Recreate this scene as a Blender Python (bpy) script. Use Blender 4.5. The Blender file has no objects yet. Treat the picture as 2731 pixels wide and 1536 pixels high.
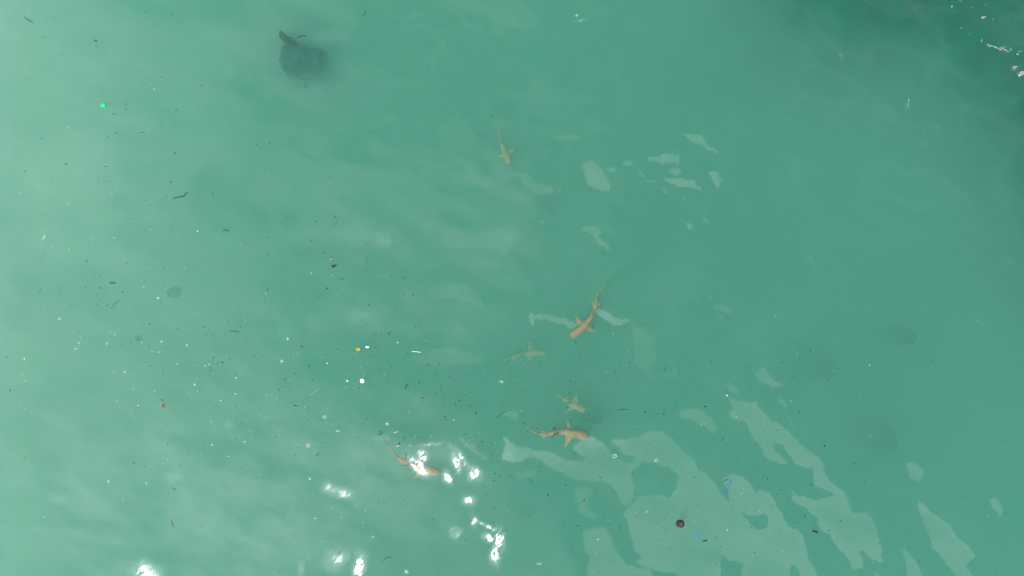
import bpy, bmesh, math, random
import numpy as np
from mathutils import Vector, Matrix, noise

# ------------------------------------------------------------------ camera, sky, sun, exposure
sc = bpy.context.scene
C = sc.collection
H, WID = 12.0, 16.8                     # camera height over the water, width of water in view (m)
PX = WID / 2731.0
cam = bpy.data.cameras.new('camera'); cam_o = bpy.data.objects.new('camera', cam); C.objects.link(cam_o)
cam_o.location = (0, 0, H); cam.sensor_width = 36; cam.lens = 36 * H / WID; cam.clip_end = 600
sc.camera = cam_o

SUN = Vector((-.42, -.32, .85)).normalized()
UX, UY = -.75, -.66                     # the side of the sky that the cloud bank stands on
QT = .30                                # where its edge runs: tangent of the angle from the zenith towards that side
SKY, CLOUD = .05, .88
w = bpy.data.worlds.new('World'); sc.world = w; w.use_nodes = True
nt = w.node_tree; N = nt.nodes; L = nt.links
bg = N['Background']
sky = N.new('ShaderNodeTexSky'); sky.sky_type = 'NISHITA'; sky.sun_disc = False
sky.sun_elevation = math.asin(SUN.z); sky.sun_rotation = math.atan2(SUN.x, SUN.y) % (2 * math.pi)
bg.inputs[1].default_value = SKY


def math_node(N, L, op, a, b=None, c=None, clamp=False):
    n = N.new('ShaderNodeMath'); n.operation = op; n.use_clamp = clamp
    for i, v in enumerate((a, b, c)):
        if v is None: continue
        if isinstance(v, (int, float)): n.inputs[i].default_value = v
        else: L.new(v, n.inputs[i])
    return n.outputs[0]


def smooth(N, L, v, lo, hi):
    n = N.new('ShaderNodeMapRange'); n.interpolation_type = 'SMOOTHSTEP'
    L.new(v, n.inputs[0]); n.inputs[1].default_value = lo; n.inputs[2].default_value = hi
    return n.outputs[0]


tc = N.new('ShaderNodeTexCoord'); sep = N.new('ShaderNodeSeparateXYZ'); L.new(tc.outputs['Generated'], sep.inputs[0])
M = lambda *a, **k: math_node(N, L, *a, **k)
zz = M('MAXIMUM', sep.outputs[2], .06)
tx, ty = M('DIVIDE', sep.outputs[0], zz), M('DIVIDE', sep.outputs[1], zz)
cmb = N.new('ShaderNodeCombineXYZ'); L.new(tx, cmb.inputs[0]); L.new(ty, cmb.inputs[1])
nz = N.new('ShaderNodeTexNoise'); nz.inputs['Scale'].default_value = 3.2; nz.inputs['Detail'].default_value = 5; nz.inputs['Roughness'].default_value = .55
L.new(cmb.outputs[0], nz.inputs['Vector'])
q = M('ADD', M('MULTIPLY', tx, UX), M('MULTIPLY', ty, UY))
qn = M('ADD', q, M('MULTIPLY', M('SUBTRACT', nz.outputs[0], .5), .10))
cover = smooth(N, L, qn, QT - .10, QT + .12); cover.node.interpolation_type = 'LINEAR'
cz = N.new('ShaderNodeTexNoise'); cz.inputs['Scale'].default_value = 9; cz.inputs['Detail'].default_value = 4; L.new(cmb.outputs[0], cz.inputs['Vector'])
cover = M('MAXIMUM', cover, M('MULTIPLY', smooth(N, L, cz.outputs[0], .42, .72), M('MULTIPLY', smooth(N, L, q, -.65, .1), .22)))   # thin high cloud over the clear part
tex = M('MULTIPLY_ADD', nz.outputs[0], .9, .55)
dotn = N.new('ShaderNodeVectorMath'); dotn.operation = 'DOT_PRODUCT'; L.new(tc.outputs['Generated'], dotn.inputs[0]); dotn.inputs[1].default_value = SUN
glow = smooth(N, L, dotn.outputs['Value'], math.cos(math.radians(20)), 1.0)
near = smooth(N, L, dotn.outputs['Value'], math.cos(math.radians(9)), 1.0)
lum = M('MULTIPLY', tex, M('ADD', M('MULTIPLY_ADD', glow, 1.8, 1.0), M('MULTIPLY', near, 6.0)))
lum = M('MULTIPLY', lum, CLOUD / SKY)
cc = N.new('ShaderNodeCombineXYZ')
L.new(M('MULTIPLY', lum, .97), cc.inputs[0]); L.new(M('MULTIPLY', lum, .97), cc.inputs[1]); L.new(M('MULTIPLY', lum, 1.04), cc.inputs[2])
mx = N.new('ShaderNodeMix'); mx.data_type = 'RGBA'
L.new(cover, mx.inputs['Factor']); L.new(sky.outputs[0], mx.inputs[6]); L.new(cc.outputs[0], mx.inputs[7])
L.new(mx.outputs[2], bg.inputs[0])

sl = bpy.data.lights.new('sun', 'SUN'); so = bpy.data.objects.new('sun', sl); C.objects.link(so)
sl.energy = 4.2; sl.angle = math.radians(.5); sl.color = (1, .96, .9)
so.rotation_euler = SUN.to_track_quat('Z', 'Y').to_euler()
vs = sc.view_settings; vs.view_transform = 'Standard'; vs.look = 'None'; vs.gamma = 1; vs.use_curve_mapping = False; vs.exposure = 0.07
sc.cycles.use_adaptive_sampling = False; sc.cycles.volume_bounces = 8; sc.cycles.max_bounces = 16; sc.cycles.transparent_max_bounces = 24
sc.cycles.sample_clamp_indirect = 4
rnd = random.Random(7)
rng = np.random.default_rng(7)


# ------------------------------------------------------------------ helpers
def px(x, y, d=0.0):
    """A pixel of the 2731x1536 photograph as the point on its line of sight at depth d under the water."""
    k = (H + d) / H
    return ((x - 1365.5) * PX * k, (768 - y) * PX * k)


S9 = 920 / 2564.0                       # nine enlarged views were traced: their offsets
OFF = {'TL': (0, 0), 'TM': (900, 0), 'TR': (1811, 0), 'ML': (0, 508), 'MM': (900, 508), 'MR': (1811, 508), 'BL': (0, 1016), 'BM': (900, 1016), 'BR': (1811, 1016)}
def cr(k, x, y): return (OFF[k][0] + x * S9, OFF[k][1] + y * S9)


def tag(o, label=None, cat=None, group=None, kind=None):
    if label: o['label'] = label
    if cat: o['category'] = cat
    if group: o['group'] = group
    if kind: o['kind'] = kind
    return o


def link(name, me, m=None, parent=None, loc=(0, 0, 0), rz=0.0, sc3=None):
    o = bpy.data.objects.new(name, me); C.objects.link(o)
    if m is not None and me is not None and not me.materials: me.materials.append(m)
    o.location = loc; o.rotation_euler = (0, 0, rz)
    if sc3: o.scale = sc3
    if parent is not None: o.parent = parent
    return o


def mesh(name, v, f, m=None, smooth_=True):
    me = bpy.data.meshes.new(name); me.from_pydata([tuple(map(float, p)) for p in v], [], f)
    if m is not None: me.materials.append(m)
    if smooth_: me.polygons.foreach_set('use_smooth', [True] * len(me.polygons))
    me.update()
    return me


def mat(name, col, rough=.7, var=.25, scale=30.0, col2=None, spec=.3):
    m = bpy.data.materials.new(name); m.use_nodes = True
    N, L = m.node_tree.nodes, m.node_tree.links; b = N['Principled BSDF']
    b.inputs['Roughness'].default_value = rough; b.inputs['Specular IOR Level'].default_value = spec
    t = N.new('ShaderNodeTexNoise'); t.inputs['Scale'].default_value = scale; t.inputs['Detail'].default_value = 5
    g = N.new('ShaderNodeTexCoord'); L.new(g.outputs['Object'], t.inputs['Vector'])
    r = N.new('ShaderNodeValToRGB'); r.color_ramp.elements[0].position = .3; r.color_ramp.elements[1].position = .7
    c2 = col2 or tuple(c * (1 + var) for c in col); c1 = col if col2 else tuple(c * (1 - var) for c in col)
    r.color_ramp.elements[0].color = (*c1, 1); r.color_ramp.elements[1].color = (*c2, 1)
    L.new(t.outputs[0], r.inputs[0]); L.new(r.outputs[0], b.inputs['Base Color'])
    return m


def value_noise(x, y, cell, seed, octaves=3):
    """Smooth lattice noise in [-1, 1], numpy arrays in metres."""
    out, amp, tot = np.zeros_like(x), 1.0, 0.0
    for o in range(octaves):
        r = np.random.default_rng(seed * 31 + o); lat = r.uniform(-1, 1, (256, 256))
        u, v = x / cell + 97.3 * (o + 1), y / cell + 41.7 * (o + 1)
        i, j = np.floor(u).astype(int), np.floor(v).astype(int); fu, fv = u - i, v - j
        fu, fv = fu * fu * (3 - 2 * fu), fv * fv * (3 - 2 * fv)
        a, b, c, d = lat[i % 256, j % 256], lat[(i + 1) % 256, j % 256], lat[i % 256, (j + 1) % 256], lat[(i + 1) % 256, (j + 1) % 256]
        out += amp * ((a * (1 - fu) + b * fu) * (1 - fv) + (c * (1 - fu) + d * fu) * fv); tot += amp
        amp *= .5; cell *= .5
    return out / tot


def inside(poly, X, Y):
    res = np.zeros(X.shape, bool); n = len(poly)
    for i in range(n):
        (x0, y0), (x1, y1) = poly[i], poly[(i + 1) % n]
        if y0 == y1: continue
        c = ((Y < y0) != (Y < y1)) & (X < (x1 - x0) * (Y - y0) / (y1 - y0) + x0)
        res ^= c
    return res


def blur(a, s):
    """Gaussian blur of a 2-D array, s in cells."""
    if s <= 0: return a
    r = max(1, int(3 * s)); k = np.exp(-.5 * (np.arange(-r, r + 1) / s) ** 2); k /= k.sum()
    p = np.pad(a, r, mode='edge')
    p = np.apply_along_axis(lambda v: np.convolve(v, k, 'valid'), 0, p)
    return np.apply_along_axis(lambda v: np.convolve(v, k, 'valid'), 1, p)


# ------------------------------------------------------------------ the water surface: slopes of the waves
DX = .027
gx = np.arange(-9.6, 9.6001, DX); gy = np.arange(-5.9, 5.9001, DX)
GX, GY = np.meshgrid(gx, gy, indexing='ij')
SXp, SYp = GX / PX + 1365.5, 768 - GY / PX      # the same points in traced units
WX = SXp + 6 * value_noise(GX, GY, .35, 3, 3) + 6 * value_noise(GX, GY, .10, 5, 3); WY = SYp + 6 * value_noise(GX, GY, .35, 4, 3) + 6 * value_noise(GX, GY, .10, 6, 3)   # ragged patch edges
fade_px = lambda k, pts: [cr(k, *p) for p in pts]
PATCH = [
 # (view, strength, edge softness in m, outline)
 ('BR', .80, .05, [(360,110),(470,140),(560,155),(640,240),(720,310),(800,360),(870,440),(960,510),(1040,570),(1080,630),(1070,680),(1120,740),(1200,810),(1250,860),(1255,930),(1300,970),(1380,975),(1440,1010),(1475,1090),(1490,1180),(1500,1280),(1515,1350),(1490,1360),(1420,1320),(1370,1270),(1335,1240),(1345,1320),(1370,1390),(1310,1390),(1260,1360),(1200,1270),(1150,1210),(1110,1130),(1060,1100),(1010,1030),(950,960),(900,920),(850,890),(810,810),(815,795),(870,830),(940,850),(1020,885),(1080,865),(1140,850),(1080,810),(1010,770),(985,710),(990,670),(900,640),(840,600),(790,500),(720,450),(690,460),(720,520),(790,570),(800,620),(740,615),(660,580),(610,520),(600,480),(550,430),(510,380),(520,340),(490,300),(430,300),(380,280),(360,240),(400,210),(370,150)]),
 ('BR', .65, .05, [(-15,250),(20,225),(100,208),(180,220),(240,280),(268,330),(245,378),(190,360),(130,310),(60,285),(0,270)]),
 ('BR', .90, .05, [(-330,420),(-250,380),(-130,385),(-30,450),(30,520),(110,570),(150,650),(210,700),(255,760),(300,830),(380,900),(430,970),(500,1030),(560,1100),(640,1090),(660,1040),(640,1000),(560,1000),(500,1000),(440,970),(380,880),(340,800),(320,730),(390,690),(450,710),(510,750),(570,815),(640,820),(670,810),(700,860),(720,930),(770,1000),(810,1080),(870,1105),(920,1140),(920,1200),(950,1290),(990,1370),(1015,1449),(1015,1600),(900,1600),(890,1400),(830,1350),(830,1600),(450,1600),(455,1350),(390,1340),(290,1310),(310,1380),(320,1600),(0,1600),(-20,1449),(-200,1400),(-300,1350),(-240,1340),(-310,1270),(-340,1180),(-370,1060),(-410,1010),(-380,950),(-340,890),(-290,840),(-200,830),(-60,870),(-20,820),(0,700),(-100,640),(-200,600),(-290,610),(-340,680),(-330,830),(-400,940),(-440,900),(-500,800),(-560,760),(-700,750),(-830,700),(-930,660),(-1010,600),(-1080,560),(-1160,600),(-1230,610),(-1310,585),(-1290,470),(-1320,405),(-1270,430),(-1170,490),(-1110,500),(-1080,525),(-960,530),(-860,570),(-800,590),(-670,590),(-710,560),(-780,530),(-800,480),(-710,440),(-650,400),(-570,450),(-500,530),(-440,590),(-360,620),(-330,560),(-440,540),(-470,480),(-510,440)]),
 ('BM', .72, .06, [(1830,1120),(1900,1090),(1980,1100),(2030,1160),(2040,1230),(2100,1310),(2160,1370),(2250,1400),(2330,1400),(2350,1600),(1850,1600),(1850,1449),(1880,1330),(1840,1230)]),
 ('BM', .45, .07, [(1760,820),(1860,790),(1900,840),(1850,900),(1850,960),(1920,1010),(1900,1030),(1820,980)]),
 ('BM', .55, .10, [(-2900,-100),(-2300,40),(-1700,100),(-1100,230),(-500,300),(0,360),(200,420),(400,460),(560,480),(700,480),(800,490),(900,520),(1000,600),(1100,680),(1190,760),(1210,860),(1280,950),(1340,1060),(1400,1070),(1480,1060),(1560,1110),(1590,1220),(1640,1280),(1700,1330),(1760,1449),(1780,1700),(-2900,1700)]),
 ('MM', .75, .03, [(1430,915),(1500,920),(1600,930),(1700,955),(1780,985),(1770,1020),(1730,1030),(1650,1005),(1560,975),(1480,960),(1475,1000),(1450,1005),(1430,980)]),
 ('MM', .75, .03, [(1940,870),(2000,890),(2060,920),(2120,950),(2180,960),(2160,990),(2060,1000),(2000,970),(1940,930),(1920,900)]),
 ('MM', .45, .05, [(2180,990),(2250,1020),(2360,1060),(2360,1095),(2340,1150),(2380,1240),(2370,1270),(2330,1320),(2380,1360),(2480,1370),(2490,1320),(2450,1270),(2470,1255),(2520,1320),(2525,1390),(2480,1410),(2400,1385),(2320,1400),(2240,1330),(2180,1280),(2210,1230),(2190,1150),(2180,1060)]),
 ('MM', .26, .05, [(870,700),(940,690),(1000,760),(1060,820),(1085,850),(1070,870),(1000,840),(920,800),(880,790),(700,800),(640,740),(760,720)]),
 ('MM', .25, .06, [(760,290),(860,270),(960,310),(1040,360),(1070,400),(1060,300),(1180,290),(1260,250),(1330,290),(1390,345),(1320,380),(1310,430),(1220,480),(1160,440),(1000,430),(870,430),(760,420)]),
 ('MM', .22, .10, [(450,240),(560,150),(700,140),(760,190),(640,220),(500,250)]),
 ('MM', .32, .08, [(270,300),(370,280),(390,380),(330,420),(280,400)]),
 ('MM', .22, .07, [(980,1200),(1060,1210),(1130,1280),(1060,1310),(900,1310),(600,1310),(560,1230),(700,1190),(900,1190)]),
 ('MM', .52, .04, [(1800,285),(1960,270),(1960,310),(1940,340),(2020,390),(2030,450),(1990,430),(1930,410),(1900,340)]),
 ('MM', .5, .02, [(1500,235),(1550,240),(1545,262),(1500,260)]),
 ('MM', .5, .02, [(1780,1352),(1830,1357),(1875,1392),(1830,1375)]),
 ('TM', .60, .03, [(1800,1220),(1900,1200),(1960,1240),(1980,1290),(2020,1340),(2020,1420),(1960,1410),(1850,1360),(1820,1280)]),
 ('TM', .5, .03, [(2100,1210),(2170,1185),(2210,1200),(2200,1240),(2120,1240)]),
 ('TM', .4, .02, [(1990,1240),(2040,1230),(2080,1265),(2010,1270)]),
 ('TM', .45, .02, [(2200,1240),(2260,1270),(2300,1330),(2370,1330),(2360,1360),(2290,1350),(2230,1280)]),
 ('TM', .45, .03, [(2300,1180),(2380,1160),(2440,1140),(2540,1150),(2540,1215),(2500,1200),(2400,1210),(2320,1210)]),
 ('TM', .5, .02, [(2440,1270),(2500,1240),(2550,1260),(2540,1300),(2480,1295)]),
 ('TM', .55, .03, [(2400,1320),(2564,1315),(2640,1340),(2695,1390),(2690,1415),(2564,1395),(2480,1370)]),
 ('TM', .4, .02, [(2400,1400),(2440,1390),(2470,1440),(2440,1455)]),
 ('TM', .4, .02, [(1640,1390),(1670,1400),(1670,1440),(1645,1430)]),
 ('TM', .26, .06, [(950,1210),(1010,1210),(1060,1300),(1160,1350),(1140,1380),(1050,1370),(840,1350),(830,1290),(930,1280)]),
 ('TM', .30, .05, [(1330,1290),(1400,1280),(1450,1340),(1560,1370),(1610,1390),(1590,1440),(1450,1440),(1380,1380)]),
 ('TM', .30, .05, [(1580,1020),(1680,1000),(1760,990),(1820,1040),(1720,1060),(1640,1040)]),
 ('TM', .34, .04, [(530,110),(600,95),(670,105),(680,130),(600,125),(540,135)]),
 ('TM', .30, .04, [(690,245),(740,230),(840,185),(830,240),(760,245)]),
 ('TM', .18, .08, [(440,230),(520,190),(540,230),(460,250)]),
 ('TM', .45, .02, [(1760,150),(1830,130),(1860,160),(1780,180)]),
 ('TM', .4, .02, [(2180,140),(2230,155),(2275,175),(2210,165)]),
 ('TR', .60, .03, [(0,990),(80,985),(170,1000),(180,1040),(240,1080),(290,1140),(250,1150),(190,1100),(100,1070),(40,1020)]),
 ('TR', .60, .03, [(200,1280),(290,1270),(340,1330),(310,1360),(310,1395),(260,1395),(240,1330)]),
 ('TR', .45, .02, [(130,1120),(168,1140),(150,1162),(130,1150)]),
 ('TR', .50, .02, [(1660,755),(1705,785),(1710,828),(1670,805)]),
 ('TR', .60, .02, [(1855,925),(1910,925),(1948,972),(1900,962)]),
 ('TR', .50, .02, [(1785,960),(1820,965),(1835,1003),(1798,997)]),
 ('TR', .55, .02, [(1890,1015),(1952,1048),(1930,1058)]),
 ('TR', .45, .02, [(1730,935),(1762,950),(1762,975),(1740,970)]),
 ('TR', .45, .02, [(1790,895),(1850,915),(1850,930),(1810,915)]),
 ('TR', .35, .03, [(1800,1070),(1850,1050),(1830,1110)]),
 ('TR', .50, .02, [(1150,378),(1212,390),(1220,455),(1188,445)]),
 ('TR', .50, .02, [(778,858),(800,865),(830,912),(800,902)]),
 ('TR', .50, .02, [(1070,1258),(1095,1265),(1114,1308),(1085,1302)]),
 ('MR', .55, .02, [(20,235),(80,240),(108,290),(60,292)]),
 ('MR', .55, .02, [(150,200),(200,205),(228,258),(190,252)]),
 ('MR', .40, .02, [(475,118),(512,125),(500,152),(478,147)]),
 ('MR', .62, .03, [(900,488),(960,478),(1000,490),(1010,530),(1042,572),(1000,562),(970,525)]),
 ('MR', .58, .03, [(215,870),(300,838),(370,858),(408,905),(350,913),(290,885)]),
 ('MR', .52, .02, [(262,928),(310,918),(358,972),(320,962)]),
 ('MR', .48, .02, [(190,785),(240,773),(268,805),(215,802)]),
 ('MR', .35, .02, [(50,938),(112,932),(112,952),(60,952)]),
 ('MR', .60, .02, [(2160,922),(2200,932),(2278,1002),(2250,1003),(2190,955)]),
 ('MR', .45, .02, [(2400,498),(2450,515),(2512,520),(2480,552),(2430,545)]),
 ('MR', .45, .02, [(2470,308),(2520,335),(2495,342)]),
 ('MR', .40, .02, [(2340,220),(2420,250),(2400,262)]),
 ('BR', .65, .04, [(550,-45),(600,-85),(630,-106),(660,-65),(690,-15),(760,15),(740,45),(700,60),(640,40),(585,10)]),
 ('BR', .40, .04, [(330,0),(400,20),(460,70),(440,100),(390,90),(350,50)]),
 ('BR', .55, .03, [(705,130),(760,118),(803,180),(793,212),(740,185)]),
 ('BR', .50, .02, [(768,243),(810,278),(872,350),(882,382),(840,352),(800,290)]),
 ('BR', .52, .04, [(1675,610),(1730,592),(1803,650),(1803,700),(1770,752),(1700,705)]),
 ('BR', .35, .04, [(1268,520),(1312,530),(1322,552),(1290,552)]),
 ('BR', .65, .04, [(2285,875),(2350,862),(2403,930),(2403,980),(2370,1042),(2340,960),(2300,920)]),
 ('BR', .85, .05, [(1773,890),(1850,950),(1930,1010),(2030,1090),(2090,1170),(2150,1220),(2195,1300),(2170,1320),(2130,1370),(2190,1449),(2260,1600),(2150,1600),(2040,1449),(1990,1390),(1920,1300),(1870,1230),(1850,1150),(1800,1030)]),
 ('BR', .78, .04, [(1650,1240),(1690,1238),(1740,1310),(1820,1449),(1860,1600),(1720,1600),(1700,1449),(1670,1330)]),
 ('BR', .55, .03, [(1425,1395),(1515,1449),(1560,1520),(1450,1470)]),
 ('BM', .38, .05, [(1310,690),(1390,680),(1470,670),(1460,720),(1350,740)]),
 ('BM', .42, .04, [(900,425),(980,458),(1060,510),(1130,580),(1132,608),(1040,565),(950,485)]),
 ('BM', .30, .05, [(1280,230),(1350,230),(1320,300),(1240,250)]),
 ('BM', .42, .02, [(2120,328),(2222,328),(2232,345),(2140,340)]),
]
SOFT = [  # soft pale sheen: view, centre, radii, strength
 ('BL',450,880,170,75,.5),('BL',760,920,140,45,.42),('BL',520,670,230,70,.40),('BL',20,920,60,70,.5),('BL',1280,710,100,55,.75),('BL',1700,340,50,45,.5),('BL',2480,825,120,50,.8),('BL',1980,270,70,25,.35),('BL',2010,920,60,45,.35),('BL',2490,1350,110,110,.8),('BL',2230,1400,40,70,.8),('BL',1095,1420,150,80,.9),('BL',1500,130,180,90,.35),
 ('BL',250,420,130,80,.35),('BL',1900,650,300,120,.35),('BL',2300,1000,200,150,.35),('BL',100,1250,180,120,.3),
 ('ML',1000,180,300,45,.28),('ML',900,520,280,60,.30),('ML',1400,1000,200,50,.25),('ML',800,1040,250,70,.25),('ML',2300,340,220,70,.32),('ML',150,350,200,160,.25),
 ('MM',60,350,200,90,.3),('MM',150,930,160,70,.3),('TL',300,1350,260,120,.28),('TL',1650,1180,220,50,.18),('TL',2400,270,120,30,.25),('TL',980,880,90,14,.35),('TL',60,200,260,160,.28),
 ('BM',40,840,90,45,1.0),('BM',880,1130,60,50,.9),('BM',330,440,80,35,.6),('BM',820,730,80,90,.6),('BM',990,990,50,40,.7),('BM',940,1400,90,40,.6),
]
GLINT = [  # sun sparkle: view, centre, radii, turn, coverage
 ('BM',605,640,75,34,-38,.95),('BM',630,565,32,34,-50,.85),('BM',880,605,22,60,15,.85),('BM',925,575,14,60,30,.7),('BM',1020,690,36,40,0,.95),('BM',815,725,28,40,20,.85),
 ('BM',985,890,40,30,0,.7),('BM',1015,1055,18,32,0,.9),('BM',1115,1095,85,10,-32,.75),('BM',1120,1175,38,26,-20,.85),('BM',1205,1190,36,75,10,1.0),('BM',1172,1300,30,66,10,.9),
 ('BM',880,1130,42,42,0,.42),('BM',165,1395,34,75,-5,1.0),('BM',45,840,70,26,-25,.42),('BM',30,1310,40,36,0,.42),('BM',690,480,70,10,5,.5),('BM',950,600,120,10,-45,.5),
 ('BL',1095,1420,72,52,-15,1.3),('BL',2440,800,40,26,-10,.45),('BL',2510,1320,50,50,0,.40),('TR',2300,345,30,8,-20,.9),('TR',2380,368,16,12,0,1.1),('TR',2455,378,10,8,0,1.0),('TR',2515,390,12,8,0,1.0),('TR',1700,760,8,24,10,.9),('TR',2530,552,28,18,0,.7),('TR',2485,500,20,8,0,.7),('TM',1777,112,10,8,0,1.1),('TM',1808,146,8,6,0,1.0),
]
P = np.zeros_like(GX)
for k, s, soft, pts in PATCH:
    pl = fade_px(k, pts)
    xs, ys = [p[0] for p in pl], [p[1] for p in pl]
    m_ = (SXp[:, 0] > min(xs) - 60) & (SXp[:, 0] < max(xs) + 60); n_ = (SYp[0] > min(ys) - 60) & (SYp[0] < max(ys) + 60)
    ii, jj = np.nonzero(m_)[0], np.nonzero(n_)[0]
    if not len(ii) or not len(jj): continue
    sl_ = (slice(ii[0], ii[-1] + 1), slice(jj[0], jj[-1] + 1))
    d = blur(inside(pl, WX[sl_], WY[sl_]).astype(float), (soft * .3 if soft < .1 else soft) / DX)
    if pts[0][0] == -2900:           # the broad veil: its upper edge is sharp only towards the right
        r_v = np.clip((SXp[sl_] - 860) / 260, 0, 1); d = d * r_v + blur(d[::3, ::3], .42 / DX / 3).repeat(3, 0).repeat(3, 1)[:d.shape[0], :d.shape[1]] * (1 - r_v) * .62
    dw = blur(d, .13 / DX)
    P[sl_] = np.maximum(P[sl_], d * s * (.74 + .42 * np.clip(1.1 - dw, 0, 1) if k in ('BR', 'BM') else .66))
def ell(k, cx, cy, rx, ry, turn=0, warp=True):
    x0, y0 = cr(k, cx, cy); a = math.radians(turn)
    X_, Y_ = (WX, WY) if warp else (SXp, SYp)
    dx, dy = X_ - x0, -(Y_ - y0); u = dx * math.cos(a) + dy * math.sin(a); v = -dx * math.sin(a) + dy * math.cos(a)
    return (u / (rx * S9)) ** 2 + (v / (ry * S9)) ** 2
for k, cx, cy, rx, ry, s in SOFT:
    P = np.maximum(P, s * np.exp(-.9 * ell(k, cx, cy, rx, ry)))
ca, sa = math.cos(math.radians(-24)), math.sin(math.radians(-24)); RX, RY = GX * ca + GY * sa, -GX * sa + GY * ca
milk = value_noise(RX * .36, RY, .8, 33, 4); milk2 = 1 - 3 * np.abs(value_noise(RX * .5, RY, .5, 35, 3)); left = np.clip((5.0 - GX + .10 * GY) / 12.5, 0, 1); left = left ** 1.15 * (1.12 - .12 * left)
low = np.clip((.4 - GY - .25 * GX) / 4, 0, 1) * np.clip((1.5 - GX) / 3, 0, 1)
V = np.clip(left * (.33 + .34 * milk + .12 * milk2 + .08 * low), 0, 1)
for cx_, cy_, rx_, ry_ in ((805, 150, 110, 95), (1300, 980, 420, 60)): V *= 1 - .75 * np.exp(-((SXp - cx_) / rx_) ** 2 - ((SYp - cy_) / ry_) ** 2)
P = np.where(P > .02, P * (1 + .42 * value_noise(RX * .6, RY, .6, 11, 4) + .30 * value_noise(RX * .5, RY * 1.6, .3, 12, 4)), P)
ridge = (1 - np.abs(value_noise(RX * .5, RY, .45, 34, 3))) ** 7
rim = np.clip((GX - 2.8) / 2.5, 0, 1) * np.clip((GY + .16 * GX - .2) / 2.5, 0, 1)
P = np.maximum(np.minimum(P * .95 + V * (1 - .5 * np.clip(P, 0, 1)), 1.3), .20 * ridge * rim)
G = np.zeros_like(GX)
for k, cx, cy, rx, ry, turn, s in GLINT:
    G = np.maximum(G, s * np.exp(-.8 * ell(k, cx, cy, rx, ry, turn)))
# tilt (mx, my) of the surface: the mirrored direction is p/H + 2 (mx, my)
swell = .020
mxn = swell * value_noise(GX, GY, 1.6, 21, 3) + .011 * value_noise(GX, GY, .22, 22, 3)
myn = swell * value_noise(GX, GY, 1.3, 23, 3) + .011 * value_noise(GX, GY, .22, 24, 3)
rx0, ry0 = GX / H + 2 * mxn, GY / H + 2 * myn
q0 = rx0 * UX + ry0 * UY
UU = UX * UX + UY * UY
qfar = QT - .22
keep = np.minimum(q0, qfar + .30 * P)            # between patches the waves lean away from the bank
qwant = QT - .10 + .22 * P
D = np.clip(P / .22, 0, 1); D = D * D * (3 - 2 * D)
base = np.minimum(q0, qfar)
qn_ = base * (1 - D) + np.maximum(qwant, base) * D
dq = (qn_ - q0) / UU / 2
MXs, MYs = mxn + dq * UX, myn + dq * UY
fine = .018 * value_noise(RX * .45, RY, .17, 36, 3)
MXs, MYs = MXs + fine * .45, MYs + fine * .9
sunx, suny = SUN.x / SUN.z, SUN.y / SUN.z
Gc = np.clip(G, 0, 1)
Gb = np.clip(Gc * 1.15, 0, 1)
MXs = MXs * (1 - Gb) + Gb * (sunx - GX / H) / 2; MYs = MYs * (1 - Gb) + Gb * (suny - GY / H) / 2
ripple = .008 + .27 * Gc * np.clip(1.9 - G, .35, 1)
ripple = ripple + .012 * np.clip((GX - 3) / 5, 0, 1) * np.clip((GY + 1) / 4, 0, 1)
# height whose slope comes closest to those tilts (Poisson, by FFT)
kx = np.fft.fftfreq(len(gx), DX) * 2 * np.pi; ky = np.fft.fftfreq(len(gy), DX) * 2 * np.pi
KX, KY = np.meshgrid(kx, ky, indexing='ij'); K2 = KX ** 2 + KY ** 2; K2[0, 0] = 1
edge = np.clip((9.6 - np.abs(GX)) / 1.0, 0, 1) * np.clip((5.9 - np.abs(GY)) / .8, 0, 1)
mean_x, mean_y = MXs.mean(), MYs.mean()
FX, FY = np.fft.fft2(-(MXs - mean_x) * edge), np.fft.fft2(-(MYs - mean_y) * edge)
Hh = np.real(np.fft.ifft2(-1j * (KX * FX + KY * FY) / K2)); Hh -= Hh.mean()
Hh = np.clip(blur(Hh, 3) * .45, -.03, .03) * edge
def surf(x, y):
    i = int(np.clip(round((x - gx[0]) / DX), 0, len(gx) - 1)); j = int(np.clip(round((y - gy[0]) / DX), 0, len(gy) - 1))
    return float(Hh[i, j])

far_x = np.array([10.2, 11.2, 13, 16, 21, 30, 45, 70, 110]); far_y = far_x - 3.6
ax = np.concatenate([-far_x[::-1], gx, far_x]); ay = np.concatenate([-far_y[::-1], gy, far_y])
nx_, ny_, o9 = len(ax), len(ay), len(far_x)
AX, AY = np.meshgrid(ax, ay, indexing='ij')
Z = np.zeros_like(AX); Z[o9:-o9, o9:-o9] = Hh
mX = .03 * value_noise(AX, AY, 2.0, 41, 3); mY = .03 * value_noise(AX, AY, 2.0, 42, 3); rp = np.full_like(AX, .03)
mX[o9:-o9, o9:-o9] = MXs; mY[o9:-o9, o9:-o9] = MYs; rp[o9:-o9, o9:-o9] = ripple
WATER_BOTTOM = -7.0
nv = nx_ * ny_
co = np.stack([AX, AY, Z], -1).reshape(-1, 3)
I, J = np.meshgrid(np.arange(nx_ - 1), np.arange(ny_ - 1), indexing='ij')
a = (I * ny_ + J).ravel()
quads = np.stack([a, a + ny_, a + ny_ + 1, a + 1], -1)
ring = [i * ny_ for i in range(nx_)] + [(nx_ - 1) * ny_ + j for j in range(1, ny_)] + [i * ny_ + ny_ - 1 for i in range(nx_ - 2, -1, -1)] + [j for j in range(ny_ - 2, 0, -1)]
low = co[ring].copy(); low[:, 2] = WATER_BOTTOM
faces = quads.tolist(); R_ = len(ring)
for i in range(R_):
    j = (i + 1) % R_
    faces.append([ring[j], ring[i], nv + i, nv + j])
faces.append([nv + i for i in range(R_ - 1, -1, -1)])
wme = bpy.data.meshes.new('water'); wme.from_pydata(np.vstack([co, low]).tolist(), [], faces)
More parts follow.
